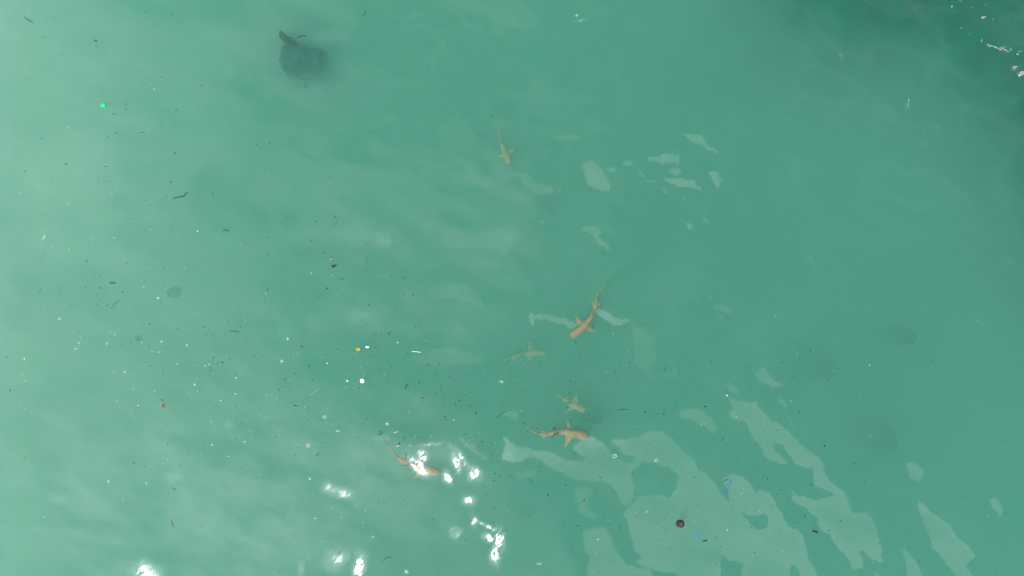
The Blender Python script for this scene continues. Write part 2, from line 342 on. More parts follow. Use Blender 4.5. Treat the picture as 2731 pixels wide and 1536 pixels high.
wme.polygons.foreach_set('use_smooth', [True] * len(quads) + [False] * (len(faces) - len(quads)))
att = wme.attributes.new('tilt', 'FLOAT_VECTOR', 'POINT')
tv = np.zeros((nv + R_, 3), np.float32); tv[:nv, 0] = mX.ravel(); tv[:nv, 1] = mY.ravel(); tv[:nv, 2] = rp.ravel()
att.data.foreach_set('vector', tv.ravel()); wme.update()

wm = bpy.data.materials.new('sea_water'); wm.use_nodes = True
N, L = wm.node_tree.nodes, wm.node_tree.links; N.clear()
M = lambda *a, **k: math_node(N, L, *a, **k)
out = N.new('ShaderNodeOutputMaterial')
at = N.new('ShaderNodeAttribute'); at.attribute_name = 'tilt'
sp = N.new('ShaderNodeSeparateXYZ'); L.new(at.outputs['Vector'], sp.inputs[0])
geo = N.new('ShaderNodeNewGeometry')
mp = N.new('ShaderNodeMapping'); mp.vector_type = 'TEXTURE'; mp.inputs['Rotation'].default_value = (0, 0, math.radians(50)); mp.inputs['Scale'].default_value = (1.3, .36, 1.0)
L.new(geo.outputs['Position'], mp.inputs[0])
rn = N.new('ShaderNodeTexNoise'); rn.inputs['Scale'].default_value = 7.5; rn.inputs['Detail'].default_value = 3; rn.inputs['Roughness'].default_value = .55; rn.inputs['Distortion'].default_value = .6
L.new(mp.outputs[0], rn.inputs['Vector'])
rs = N.new('ShaderNodeSeparateColor'); L.new(rn.outputs['Color'], rs.inputs[0])
across = M('MULTIPLY', M('SUBTRACT', rs.outputs[0], .5), 4.4); along = M('MULTIPLY', M('SUBTRACT', rs.outputs[1], .5), 1.3)
ripx = M('MULTIPLY', M('ADD', M('MULTIPLY', across, -.77), M('MULTIPLY', along, .64)), sp.outputs[2])
ripy = M('MULTIPLY', M('ADD', M('MULTIPLY', across, .64), M('MULTIPLY', along, .77)), sp.outputs[2])
cn = N.new('ShaderNodeCombineXYZ'); L.new(M('ADD', sp.outputs[0], ripx), cn.inputs[0]); L.new(M('ADD', sp.outputs[1], ripy), cn.inputs[1]); cn.inputs[2].default_value = 1
nn = N.new('ShaderNodeVectorMath'); nn.operation = 'NORMALIZE'; L.new(cn.outputs[0], nn.inputs[0])
fr = N.new('ShaderNodeFresnel'); L.new(M('SUBTRACT', 2.0, M('MULTIPLY', geo.outputs['Backfacing'], 1.5)), fr.inputs['IOR']); L.new(nn.outputs[0], fr.inputs['Normal'])
gl = N.new('ShaderNodeBsdfGlossy'); gl.inputs['Roughness'].default_value = .06; L.new(nn.outputs[0], gl.inputs['Normal'])
tr = N.new('ShaderNodeBsdfTransparent'); mix = N.new('ShaderNodeMixShader')
L.new(fr.outputs[0], mix.inputs[0]); L.new(tr.outputs[0], mix.inputs[1]); L.new(gl.outputs[0], mix.inputs[2]); L.new(mix.outputs[0], out.inputs['Surface'])
SIG, ALB = 1.5, (.31, .755, .63)        # extinction per metre and scattering colour of the turbid water
vsn = N.new('ShaderNodeVolumeScatter'); van = N.new('ShaderNodeVolumeAbsorption'); add = N.new('ShaderNodeAddShader')
for n_ in (vsn, van): n_.inputs['Color'].default_value = (*ALB, 1); n_.inputs['Density'].default_value = SIG
L.new(vsn.outputs[0], add.inputs[0]); L.new(van.outputs[0], add.inputs[1]); L.new(add.outputs[0], out.inputs['Volume'])
wo = link('water', wme, wm); tag(wo, 'turquoise milky sea water with pale sky reflections and sun glints', kind='structure')

# ------------------------------------------------------------------ seabed and dark green corner
def bed_depth(x, y):
    """Depth of the sand: shallow on the left, deeper to the right."""
    t = np.clip((x + 9) / 15, 0, 1)
    return .60 + 2.15 * t ** 1.05 + .10 * value_noise(x, y, 2.5, 51, 3) + np.clip((np.abs(x) - 12) / 100, 0, 1) * 2
bx = np.concatenate([-far_x[::-1], np.arange(-9.9, 9.91, .3), far_x]) * .99; by = np.concatenate([-far_y[::-1] , np.arange(-6.3, 6.31, .3), far_y]) * .99
by = np.unique(np.round(by, 4)); BX, BY = np.meshgrid(bx, by, indexing='ij'); BZ = -bed_depth(BX, BY)
I, J = np.meshgrid(np.arange(len(bx) - 1), np.arange(len(by) - 1), indexing='ij'); a = (I * len(by) + J).ravel()
sand = mat('pale_sand', (.64, .66, .60), .9, .10, .8, spec=.1)
so_ = link('seabed', mesh('seabed', np.stack([BX, BY, BZ], -1).reshape(-1, 3), np.stack([a, a + len(by), a + len(by) + 1, a + 1], -1).tolist(), sand))
tag(so_, 'pale sandy sea bottom shallowing to the left', kind='structure')

def mound(name, poly, top, m, rough=.05, soft=.10, seed=1, res=.05, dome=False, warp=1.0):
    """A rock whose outline, seen from above, is POLY (traced units), its crown TOP metres under the surface, its foot on the sand."""
    pts = [px(x, y, top) for x, y in poly]
    xs, ys = [p[0] for p in pts], [p[1] for p in pts]
    ux = np.arange(min(xs) - 3 * soft, max(xs) + 3 * soft + res, res); uy = np.arange(min(ys) - 3 * soft, max(ys) + 3 * soft + res, res)
    X, Y = np.meshgrid(ux, uy, indexing='ij')
    w1 = soft * .9 * warp
    ins = inside(pts, X + w1 * value_noise(X, Y, .25, seed, 3), Y + w1 * value_noise(X, Y, .25, seed + 1, 3)).astype(float)
    d = np.clip(blur(ins, soft / res), 0, 1); d = d if dome else np.clip((d - .12) / .5, 0, 1); d = d * d * (3 - 2 * d)
    zb = -bed_depth(X, Y) - .05
    z = -top + rough * d * value_noise(X, Y, .22, seed + 2, 4) + (1 - d) ** 1.3 * (zb - .12 + top)
    cx, cy = sum(xs) / len(xs), sum(ys) / len(ys); base = float(-bed_depth(np.array([cx]), np.array([cy]))[0])
    z = np.maximum(z, zb)
    ok = (z > zb + 1e-4); ok = ok[:-1, :-1] | ok[1:, :-1] | ok[:-1, 1:] | ok[1:, 1:]
    n = len(uy); I, J = np.nonzero(ok); a = I * n + J
    used, inv = np.unique(np.stack([a, a + n, a + n + 1, a + 1], -1), return_inverse=True)
    co = np.stack([X - cx, Y - cy, z - base], -1).reshape(-1, 3)[used]
    return link(name, mesh(name, co, inv.reshape(-1, 4).tolist(), m), loc=(cx, cy, base))

def oval(cx, cy, rx, ry, turn=0, n=14):
    a = math.radians(turn)
    return [(cx + rx * math.cos(t) * math.cos(a) - ry * math.sin(t) * math.sin(a), cy + rx * math.cos(t) * math.sin(a) + ry * math.sin(t) * math.cos(a)) for t in [2 * math.pi * i / n for i in range(n)]]

corner_m = mat('dark_green_bottom', (.004, .108, .064), .85, .22, 2.2, spec=.03)
rock_m = mat('dark_rock', (.002, .052, .052), .85, .5, 5.0, spec=.03)
weed_m = mat('brown_weed', (.020, .050, .024), .8, .4, 12.0, spec=.03)
coral_m = mat('dark_coral', (.020, .050, .040), .85, .4, 6.0, spec=.03)
pale_coral_m = mat('sandy_coral', (.13, .19, .15), .85, .35, 5.0, spec=.03)
# dark green bottom that rises towards the surface in the upper right corner
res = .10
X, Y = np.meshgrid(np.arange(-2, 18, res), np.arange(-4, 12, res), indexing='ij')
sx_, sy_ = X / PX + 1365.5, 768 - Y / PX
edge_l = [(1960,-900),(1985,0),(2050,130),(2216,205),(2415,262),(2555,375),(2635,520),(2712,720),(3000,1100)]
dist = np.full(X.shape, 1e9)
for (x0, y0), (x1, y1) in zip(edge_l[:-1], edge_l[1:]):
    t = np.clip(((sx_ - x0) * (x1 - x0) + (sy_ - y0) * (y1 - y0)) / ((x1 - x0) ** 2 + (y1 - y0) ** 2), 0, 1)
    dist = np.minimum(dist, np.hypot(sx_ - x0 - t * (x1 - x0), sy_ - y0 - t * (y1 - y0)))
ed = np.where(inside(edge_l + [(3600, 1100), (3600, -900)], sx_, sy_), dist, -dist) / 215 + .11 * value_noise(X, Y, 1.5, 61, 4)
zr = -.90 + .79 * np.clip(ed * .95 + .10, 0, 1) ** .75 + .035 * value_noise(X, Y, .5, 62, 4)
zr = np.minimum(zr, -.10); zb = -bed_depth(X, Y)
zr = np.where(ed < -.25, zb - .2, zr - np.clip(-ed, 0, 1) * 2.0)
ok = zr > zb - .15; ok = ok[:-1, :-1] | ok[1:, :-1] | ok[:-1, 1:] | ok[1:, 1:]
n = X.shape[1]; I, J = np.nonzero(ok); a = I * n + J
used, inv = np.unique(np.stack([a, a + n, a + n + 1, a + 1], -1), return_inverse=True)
ro = link('reef', mesh('reef', np.stack([X, Y, zr], -1).reshape(-1, 3)[used], inv.reshape(-1, 4).tolist(), corner_m))
tag(ro, 'dark green area under the water in the upper right corner', kind='structure')

k7 = lambda pts, s=7.245, ox=700, oy=60: [(ox + x / s, oy + y / s) for x, y in pts]
o = mound('submerged_rock', k7([(790 + (a - 790) * 1.12, 690 + (b_ - 690) * 1.10) for a, b_ in [(430,450),(540,400),(640,400),(760,420),(880,460),(930,540),(1100,580),(1220,610),(1180,720),(1170,830),(1080,920),(880,940),(830,910),(780,950),(600,950),(400,890),(390,800),(380,620),(430,560),(410,500)]]), .47, rock_m, .20, .045, 71, .025, False, 2.2)
tag(o, 'dark teal blocky rock sunk under the water, the darkest patch near the top edge', 'rock')
o = mound('seaweed_clump', k7([(310,170),(380,180),(440,240),(600,250),(620,340),(620,420),(500,420),(410,400),(420,350),(380,300),(300,310),(330,230)]), .29, weed_m, .16, .024, 75, .018, False, 4.0)
tag(o, 'brownish seaweed clump growing at the upper edge of the dark teal sunken rock', 'seaweed')
CORAL = [  # centre, radii, turn, depth of the crown, label
 (1107,422,16,14,20,.62,'small dark round coral head under the water, left of the steep shark'),
 (1273,352,20,24,60,.80,'faint ragged coral head just left of the tail of the uppermost shark'),
 (1461,553,27,17,8,.78,'faint oval coral head between two pale reflections below the uppermost shark'),
 (1773,577,21,17,-20,.74,'faint dark coral head right of centre, above a pair of small pale ovals'),
 (358,917,27,17,20,.68,'dark oval coral head at the left among white foam flecks'),
 (2168,938,30,13,15,.80,'flat dark coral head directly above the largest dark blot at the right'),
 (2208,988,74,58,20,.84,'large dark coral head at the right, biggest in the middle of the right side'),
 (2425,905,44,36,0,.84,'round faint coral head far right, upper right of the largest dark blot'),
 (2352,1160,80,66,-20,.90,'broad diffuse coral head in the lower right, above the isolated oval reflection'),
 (2577,685,34,20,0,.88,'faint coral head near the right edge beside a small wavy reflection'),
 (207,1192,9,9,0,.40,'tiny round dark coral head at the lower left'),
 (458,784,24,18,-35,.88,'faint arched coral head right of the pale foam fleck at the left'),
 (1592,1128,48,22,5,.84,'faint dark coral head just off the snout of the lowest clear shark'),
 (1960,255,26,16,0,.80,'faint coral head below the dark green area at the top right'),
]
for i, (cx, cy, rx, ry, tn, d, lab) in enumerate(CORAL):
    jit = random.Random(i + 3); shape = [(cx + (a - cx) * k_, cy + (b_ - cy) * k_) for a, b_ in oval(cx, cy, rx * 1.12, ry * 1.12, tn, 11) for k_ in (jit.uniform(.55, 1.3),)]
    tag(mound('coral_head', shape, d + (.06 if rx < 28 else -.14), pale_coral_m if cx < 600 else coral_m, .13, max(.08, min(rx, ry) * PX * .38), 100 + 5 * i, .04, True, 2.6), lab, 'coral head', 'coral heads under the water')


# ------------------------------------------------------------------ sharks
shark_m = bpy.data.materials.new('shark_skin'); shark_m.use_nodes = True
N, L = shark_m.node_tree.nodes, shark_m.node_tree.links; b = N['Principled BSDF']; b.inputs['Roughness'].default_value = .6; b.inputs['Specular IOR Level'].default_value = .06
a_ = N.new('ShaderNodeAttribute'); a_.attribute_name = 'tip'
t_ = N.new('ShaderNodeTexNoise'); t_.inputs['Scale'].default_value = 14; t_.inputs['Detail'].default_value = 5
g_ = N.new('ShaderNodeTexCoord'); L.new(g_.outputs['Object'], t_.inputs['Vector'])
r_ = N.new('ShaderNodeValToRGB'); r_.color_ramp.elements[0].position = .34; r_.color_ramp.elements[1].position = .68
r_.color_ramp.elements[0].color = (.29, .215, .108, 1); r_.color_ramp.elements[1].color = (.41, .315, .165, 1)
L.new(t_.outputs[0], r_.inputs[0])
m_ = N.new('ShaderNodeMix'); m_.data_type = 'RGBA'; m_.inputs[7].default_value = (.012, .012, .011, 1)
oi = N.new('ShaderNodeObjectInfo'); hv = N.new('ShaderNodeHueSaturation'); L.new(r_.outputs[0], hv.inputs['Color'])
L.new(math_node(N, L, 'MULTIPLY_ADD', oi.outputs['Random'], .3, .86), hv.inputs['Value'])
L.new(a_.outputs['Fac'], m_.inputs['Factor']); L.new(hv.outputs[0], m_.inputs[6]); L.new(m_.outputs[2], b.inputs['Base Color'])
eye_m = mat('shark_eye', (.01, .01, .01), .2)


def catmull(pts, n):
    """Points of a smooth curve through PTS (any dimension), n per span."""
    P_ = np.array(pts, float); out = []
    for i in range(len(P_) - 1):
        p0, p1, p2, p3 = P_[max(i - 1, 0)], P_[i], P_[i + 1], P_[min(i + 2, len(P_) - 1)]
        for t in np.linspace(0, 1, n, endpoint=False):
            out.append(.5 * (2 * p1 + (p2 - p0) * t + (2 * p0 - 5 * p1 + 4 * p2 - p3) * t * t + (3 * p1 - p0 - 3 * p2 + p3) * t ** 3))
    out.append(P_[-1]); return np.array(out)


def shark(spine, pecs, tail, depth, label, crop, scale, dorsal=(.40, .50), dh=.10, tail_depth=0.0, pelvic=True, lean=.35):
    """A reef shark along SPINE [(x, y, half width)] from snout to tail root, in enlarged-view pixels; PECS: (root front, root rear, tip) of each
    pectoral fin; TAIL: (upper lobe tip, lower lobe tip). One continuous mesh: fins are drawn out of the body's own faces."""
    def cv(x, y, d): return Vector((*px(crop[0] + x / scale, crop[1] + y / scale, d), -d))
    n_sp = len(spine)
    zs = [depth + tail_depth * (i / (n_sp - 1)) ** 1.5 for i in range(n_sp)]
    raw = [(*cv(x, y, d), hw / scale * PX) for (x, y, hw), d in zip(spine, zs)]
    cur = catmull(raw, 4); n = len(cur)
    cum = np.concatenate([[0], np.cumsum(np.linalg.norm(np.diff(cur[:, :3], axis=0), axis=1))]); length = cum[-1]
    base = Vector(cur[n // 2][:3])
    bm = bmesh.new(); tip = bm.verts.layers.float.new('tip')
    K = 12; rings, fr_ = [], []
    for i in range(n):
        p = Vector(cur[i][:3]); t = Vector(cur[min(i + 1, n - 1)][:3]) - Vector(cur[max(i - 1, 0)][:3]); t.normalize()
        s = t.cross(Vector((0, 0, 1))).normalized() * -1          # to the shark's right when t runs to the tail
        u = Vector((0, 0, 1)); f = cum[i] / length; hw = max(cur[i][3], .002)
        hh = hw * (.62 + .35 * min(1, f / .35)) if f < .7 else hw * (.97 - .1 * (f - .7))
        if i == 0: hw, hh = hw * .6, hh * .5
        fr_.append((p, t, s, u, hw, hh))
        rings.append([bm.verts.new(p + s * hw * math.cos(2 * math.pi * (k + .5) / K) + u * (hh * math.sin(2 * math.pi * (k + .5) / K) - .1 * hh) - base) for k in range(K)])
    grid = {}
    for i in range(n - 1):
        for k in range(K):
            grid[i, k] = bm.faces.new((rings[i][k], rings[i][(k + 1) % K], rings[i + 1][(k + 1) % K], rings[i + 1][k]))
    nose = bm.verts.new(fr_[0][0] - fr_[0][1] * fr_[0][4] * .45 - base)
    for k in range(K): bm.faces.new((rings[0][(k + 1) % K], rings[0][k], nose))
    bm.faces.new([rings[-1][k] for k in range(K - 1, -1, -1)])
    def ring_at(f): return int(np.argmin(np.abs(cum / length - f)))
    def fin(i0, i1, k, lead, trail, thick, black, normal, steps=6):
        """Draw a fin out of faces (i0..i1-1, k): LEAD and TRAIL give its edges (lists of points from root to tip)."""
        for i in range(i0, i1): bm.faces.remove(grid.pop((i, k)))
        A = [rings[i][k] for i in range(i0, i1 + 1)]; B = [rings[i][(k + 1) % K] for i in range(i0, i1 + 1)]
        m = i1 - i0
        Lc, Tc = catmull(lead, 8), catmull(trail, 8)
        up = 1 if sum((b_.co - a2.co).dot(normal) for a2, b_ in zip(A, B)) > 0 else -1
        pa, pb = A, B
        for s_ in range(1, steps + 1):
            t = s_ / steps; l = Vector(Lc[min(int(t * (len(Lc) - 1)), len(Lc) - 1)]); r = Vector(Tc[min(int(t * (len(Tc) - 1)), len(Tc) - 1)])
            qa, qb = [], []
            for j in range(m + 1):
                c = l.lerp(r, j / m) - base; th = thick * (1 - .8 * t) * (math.sin(math.pi * (j + .35) / (m + .7)) ** .7) * up
                va, vb = bm.verts.new(c - normal * th), bm.verts.new(c + normal * th)
                bl = min(1, max(0, (t - black) / .12))
                va[tip] = vb[tip] = bl; qa.append(va); qb.append(vb)
            for j in range(m):
                bm.faces.new((pa[j], pa[j + 1], qa[j + 1], qa[j])); bm.faces.new((pb[j + 1], pb[j], qb[j], qb[j + 1]))
            bm.faces.new((pb[0], pa[0], qa[0], qb[0])); bm.faces.new((pa[m], pb[m], qb[m], qa[m]))
            pa, pb = qa, qb
        for j in range(m): bm.faces.new((pa[j], pa[j + 1], pb[j + 1], pb[j]))
    # pectoral fins
    for rf, rr, tp in pecs:
        F, Rr, T = cv(*rf, depth + .02), cv(*rr, depth + .02), cv(*tp, depth + .05)
        mid = (F + Rr) / 2
        dist = [(Vector(c[:3]) - mid).length for c in cur]; ic = int(np.argmin(dist)); ic = min(max(ic, 2), n - 4)
        side = (mid - fr_[ic][0]).dot(fr_[ic][2]) > 0
        k = 11 if side else 5                                     # the face that looks straight sideways
        half = max(1, int(round((F - Rr).length / (length / (n - 1)) / 2)))
        i0, i1 = max(1, ic - half), min(n - 2, ic + half)
        out_ = (T - mid)
        lead = [F, F.lerp(T, .5) + (F - Rr) * .16, F.lerp(T, .85) + (F - Rr) * .10, T]
        trail = [Rr, Rr.lerp(T, .45) - (Rr - F) * .05 , Rr.lerp(T, .85), T + (Rr - F) * .10]
        fin(i0, i1, k, lead, trail, .011, .84, Vector((0, 0, 1)))
    # dorsal fins: upright blades, leaning a little to the side
    def upright(f0, f1, h, back, ln, black):
        i0, i1 = ring_at(f0), ring_at(f1)
        if i1 <= i0: i1 = i0 + 1
        p0, p1 = fr_[i0], fr_[i1]
        R0, R1 = p0[0] + p0[3] * p0[5] * .85, p1[0] + p1[3] * p1[5] * .85
        t = (R1 - R0).normalized(); s = p0[2]
        top = R1 + Vector((0, 0, 1)) * h + t * back + s * ln * h
        lead = [R0, R0.lerp(top, .55) + Vector((0, 0, 1)) * h * .08, top]
        trail = [R1, R1.lerp(top, .5) - t * back * .15, top + t * .012]
        fin(i0, i1, 2, lead, trail, .007, black, s)
    upright(dorsal[0], dorsal[1], dh, .05, lean, .74)
    upright(.70, .745, dh * .38, .02, lean, .5)
    # pelvic fins
    if pelvic:
        for side in (1, -1):
            i0, i1 = ring_at(.60), ring_at(.655)
            if i1 <= i0: i1 = i0 + 1
            p0, p1 = fr_[i0], fr_[i1]; s = p0[2] * side; t = p0[1]
            R0, R1 = p0[0] + s * p0[4], p1[0] + s * p1[4]; T = R1 + s * .045 + t * .045
            k = 11 if side > 0 else 5
            fin(i0, i1, k, [R0, R0.lerp(T, .55) + s * .01, T], [R1, R1.lerp(T, .5), T + t * .006], .006, .95, Vector((0, 0, 1)), 4)
    # tail fin: upper and lower lobe
    pe = fr_[-1]; de = zs[-1]
    up_t, lo_t = cv(*tail[0], max(.03, de - .10)), cv(*tail[1], de + .05)
    i0, i1 = n - 4, n - 2
    a0, a1 = fr_[i0][0], fr_[i1][0]
    nrm = (up_t - a1).cross(Vector((0, 0, 1))); nrm = nrm.normalized() if nrm.length > 1e-5 else pe[2]
    fin(i0, i1, 2, [a0 + Vector((0, 0, .006)), a1.lerp(up_t, .5) + Vector((0, 0, .02)), up_t], [a1 + Vector((0, 0, -.004)), a1.lerp(up_t, .5) - Vector((0, 0, .025)), up_t - Vector((0, 0, .02))], .006, .62, nrm)
    nrm2 = (lo_t - a1).cross(Vector((0, 0, 1))); nrm2 = nrm2.normalized() if nrm2.length > 1e-5 else pe[2]
    fin(i0, i1, 8, [a0 - Vector((0, 0, .006)), a0.lerp(lo_t, .6), lo_t], [a1, a1.lerp(lo_t, .5), lo_t + pe[1] * .01], .006, .55, nrm2, 4)
    bmesh.ops.recalc_face_normals(bm, faces=bm.faces)
    me = bpy.data.meshes.new('shark'); bm.to_mesh(me); bm.free()
    me.polygons.foreach_set('use_smooth', [True] * len(me.polygons))
    me.materials.append(shark_m)
    o = link('shark', me, loc=base)
    sd = o.modifiers.new('round', 'SUBSURF'); sd.levels = sd.render_levels = 1
    tag(o, label, 'shark', 'reef sharks swimming under the surface')
    ie = max(2, ring_at(.075)); p, t, s, u, hw, hh = fr_[ie]
    for side in (1, -1):
        eb = bmesh.new(); bmesh.ops.create_icosphere(eb, subdivisions=1, radius=.008)
        em = bpy.data.meshes.new('eye'); eb.to_mesh(em); eb.free(); em.materials.append(eye_m)
        link('eye', em, parent=o, loc=p + s * side * hw * .93 + u * hh * .12 - base)
    return o

S7 = 1373 / 180.0
SHARKS = {}
SHARKS['A'] = shark([(338,1300,52),(375,1250,80),(440,1190,93),(515,1130,92),(600,1045,80),(685,950,62),(760,850,52),(810,725,42),(838,600,33),(852,490,27),(872,400,19),(920,335,13),(985,270,10),(1030,220,7)],
      [((470,1070),(570,985),(420,830)), ((620,1165),(705,1085),(852,1182))], ((1097,153),(1050,252)), .21,
      'tan reef shark swimming down left, its slender tail bent up to the right', (1480, 730), S7, dorsal=(.42, .52), dh=.11)
SHARKS['D'] = shark([(1515,1112,45),(1470,1098,85),(1400,1072,108),(1300,1045,98),(1180,1022,82),(1050,1002,64),(900,1010,56),(780,1032,54),(680,1048,42),(580,1052,32),(480,1038,24),(400,1000,15),(320,948,11),(250,885,10),(190,815,7)],
      [((1185,950),(1075,955),(1092,772)), ((1195,1100),(1050,1080),(1028,1340))], ((122,765),(222,812)), .21,
      'clearest tan reef shark, swimming right with broad head and both side fins spread', (1370, 1020), S7, dorsal=(.40, .50), dh=.11)
SHARKS['C'] = shark([(1455,580,40),(1420,562,66),(1370,540,78),(1280,482,72),(1190,422,64),(1100,372,56),(1020,322,40),(945,265,28),(885,228,18),(862,190,10)],
      [((1310,405),(1200,360),(1277,222)), ((1215,525),(1130,460),(1022,645))], ((800,95),(888,165)), .47,
      'small pale shark heading down right, just above the clearest shark', (1370, 1020), S7, dorsal=(.42, .54), dh=.10, tail_depth=.12)
SHARKS['B'] = shark([(1885,765,50),(1820,745,90),(1650,722,112),(1480,722,106),(1300,742,100),(1100,800,88),(900,862,64),(720,912,44),(580,975,32),(460,1080,22),(385,1195,14)],
      [((1490,610),(1290,630),(1330,300)), ((1500,830),(1265,815),(1280,1035))], ((240,1275),(330,1290)), .60,
      'faintest shark, deep greenish brown, below left of the shark with the bent tail', (1300, 880), 12.075, dorsal=(.42, .52), dh=.11, tail_depth=.0)
SHARKS['E'] = shark([(1315,1005,40),(1270,990,75),(1190,968,95),(1090,945,95),(950,900,84),(800,850,68),(680,800,58),(560,748,48),(470,690,33),(400,630,22),(340,548,16),(290,460,11),(250,390,7)],
      [((1000,850),(890,800),(960,660)), ((990,1000),(860,960),(778,1125))], ((150,270),(215,400)), .21,
      'tan shark half hidden by white sun glints near the bottom', (1000, 1130), 7.625, dorsal=(.42, .52), dh=.09)
SHARKS['F'] = shark([(782,1325,50),(772,1270,84),(745,1160,96),(695,1035,78),(645,915,62),(610,800,52),(582,680,42),(562,580,34),(545,480,26),(522,380,17),(500,310,9)],
      [((660,1180),(628,1075),(500,1120)), ((825,1105),(740,1000),(945,915))], ((360,150),(430,260)), .47,
      'uppermost shark, swimming steeply down with a blunt pale brown head', (1270, 290), 9.057, dorsal=(.40, .50), dh=.11, tail_depth=.25)


# ------------------------------------------------------------------ things afloat
dark_m = mat('wet_plant_matter', (.012, .018, .012), .55, .5, 40)
straw_m = mat('yellow_straw', (.42, .38, .08), .6, .2, 30)
white_m = mat('white_foam', (.80, .82, .80), .5, .06, 60)
pale_m = mat('bleached_stick', (.62, .70, .62), .6, .1, 40)
foam_m = bpy.data.materials.new('thin_foam'); foam_m.use_nodes = True
N, L = foam_m.node_tree.nodes, foam_m.node_tree.links; b = N['Principled BSDF']
b.inputs['Base Color'].default_value = (.80, .83, .82, 1); b.inputs['Roughness'].default_value = .35
tn = N.new('ShaderNodeTexNoise'); tn.inputs['Scale'].default_value = 45; tg = N.new('ShaderNodeTexCoord'); L.new(tg.outputs['Object'], tn.inputs['Vector'])
mr = N.new('ShaderNodeMapRange'); mr.inputs[1].default_value = .35; mr.inputs[2].default_value = .62; mr.inputs[3].default_value = .08; mr.inputs[4].default_value = .30
L.new(tn.outputs[0], mr.inputs[0]); L.new(mr.outputs[0], b.inputs['Alpha'])
brown_m = mat('brown_leaf', (.16, .085, .022), .6, .35, 60)
dkleaf_m = mat('dark_brown_leaf', (.045, .028, .010), .6, .6, 60)
red_m = mat('red_brown_leaf', (.21, .060, .028), .6, .35, 60)
yellow_m = mat('yellow_leaf', (.42, .36, .03), .55, .25, 60)
green_m = mat('green_plastic', (.02, .56, .24), .35, .04, 10)
blue_m = mat('blue_plastic', (.03, .22, .62), .35, .12, 30)
straw_blue_m = mat('blue_drinking_straw', (.02, .14, .52), .3, .08, 20)
purple_m = mat('dark_husk', (.042, .026, .030), .6, .45, 60)
pink_m = mat('pink_flake', (.55, .36, .34), .6, .1, 40)
crim_m = mat('crimson_flake', (.55, .06, .06), .6, .1, 40)


def tube(pts, r, sides=6, flat=1.0, taper=.7):
    """A thin stem along PTS (metres)."""
    c = catmull([(x, y, z) for x, y, z in pts], 3); n = len(c); v, f = [], []
    for i in range(n):
        t = c[min(i + 1, n - 1)] - c[max(i - 1, 0)]; t = t / (np.linalg.norm(t) + 1e-9); s = np.array([-t[1], t[0], 0.0]); s /= np.linalg.norm(s) + 1e-9
        k = 1 - (1 - taper) * abs(2 * i / (n - 1) - 1) ** 2
        for j in range(sides):
            a = 2 * math.pi * j / sides
            v.append(c[i] + s * math.cos(a) * r * k + np.array([0, 0, math.sin(a) * r * k * flat]))
    for i in range(n - 1):
        for j in range(sides): f.append((i * sides + j, i * sides + (j + 1) % sides, (i + 1) * sides + (j + 1) % sides, (i + 1) * sides + j))
    f.append(tuple(range(sides - 1, -1, -1))); f.append(tuple((n - 1) * sides + j for j in range(sides)))
    return v, f


def lump(seed, flat=.5, rough=.35, sub=1):
    bm = bmesh.new(); bmesh.ops.create_icosphere(bm, subdivisions=sub, radius=1)
    for q_ in bm.verts:
        k = 1 + rough * noise.noise(q_.co * 1.7 + Vector((seed * 13.7, seed * 3.1, 0))); q_.co *= k; q_.co.z *= flat
    me = bpy.data.meshes.new('lump'); bm.to_mesh(me); bm.free(); me.polygons.foreach_set('use_smooth', [True] * len(me.polygons)); return me


def foam_mesh(seed, ring=False, n=12):
    """A raft of small bubbles about 1 across; RING leaves its middle open."""
    r = random.Random(seed); bm = bmesh.new()
    for i in range(n):
        a = r.uniform(0, 2 * math.pi) if not ring else 2 * math.pi * i / n + r.uniform(-.2, .2)
        d = r.uniform(.55, .85) if ring else math.sqrt(r.random()) * .75
        rad = r.uniform(.16, .34) if n > 6 else r.uniform(.35, .6)
        ret = bmesh.ops.create_icosphere(bm, subdivisions=1, radius=rad)
        for q_ in ret['verts']: q_.co = Vector((q_.co.x + d * math.cos(a) * 1.0, q_.co.y + d * math.sin(a), q_.co.z * .45))
    me = bpy.data.meshes.new('foam'); bm.to_mesh(me); bm.free(); me.polygons.foreach_set('use_smooth', [True] * len(me.polygons)); return me


def leaf_mesh(outline, th=.004, curl=.006, seed=0):
    """A leaf or flake of the given outline (metres), a little curled, with thickness."""
    r = random.Random(seed); n = len(outline); cx = sum(p[0] for p in outline) / n; cy = sum(p[1] for p in outline) / n
    R = max(math.hypot(x - cx, y - cy) for x, y in outline) or 1; a = r.uniform(0, 6.28)
    z = lambda x, y: curl * ((x - cx) * math.cos(a) + (y - cy) * math.sin(a)) ** 2 / R / R * 2 + r.uniform(-.001, .001)
    v, f = [], []
    for lv, dz in ((1, 0), (.55, .0008), (1, -th), (.55, -th)):
        for x, y in outline:
            X_, Y_ = cx + (x - cx) * lv, cy + (y - cy) * lv; v.append((X_, Y_, z(X_, Y_) + dz))
    v += [(cx, cy, z(cx, cy) + .001), (cx, cy, z(cx, cy) - th)]
    for j in range(n):
        k = (j + 1) % n
        f += [(j, k, n + k, n + j), (2 * n + k, 2 * n + j, 3 * n + j, 3 * n + k), (n + j, n + k, 4 * n), (3 * n + k, 3 * n + j, 4 * n + 1), (k, j, 2 * n + j, 2 * n + k)]
    return v, f


def place(name, me_or_vf, m, x, y, rz=0.0, sc3=None, dz=.004, d=0.0):
    X_, Y_ = px(x, y, d)
    z = surf(X_, Y_) + dz if d <= 0 else -d
    me = me_or_vf if not isinstance(me_or_vf, tuple) else mesh(name, me_or_vf[0], me_or_vf[1], m)
    o = link(name, me, m, loc=(X_, Y_, z), rz=rz, sc3=sc3)
    return o


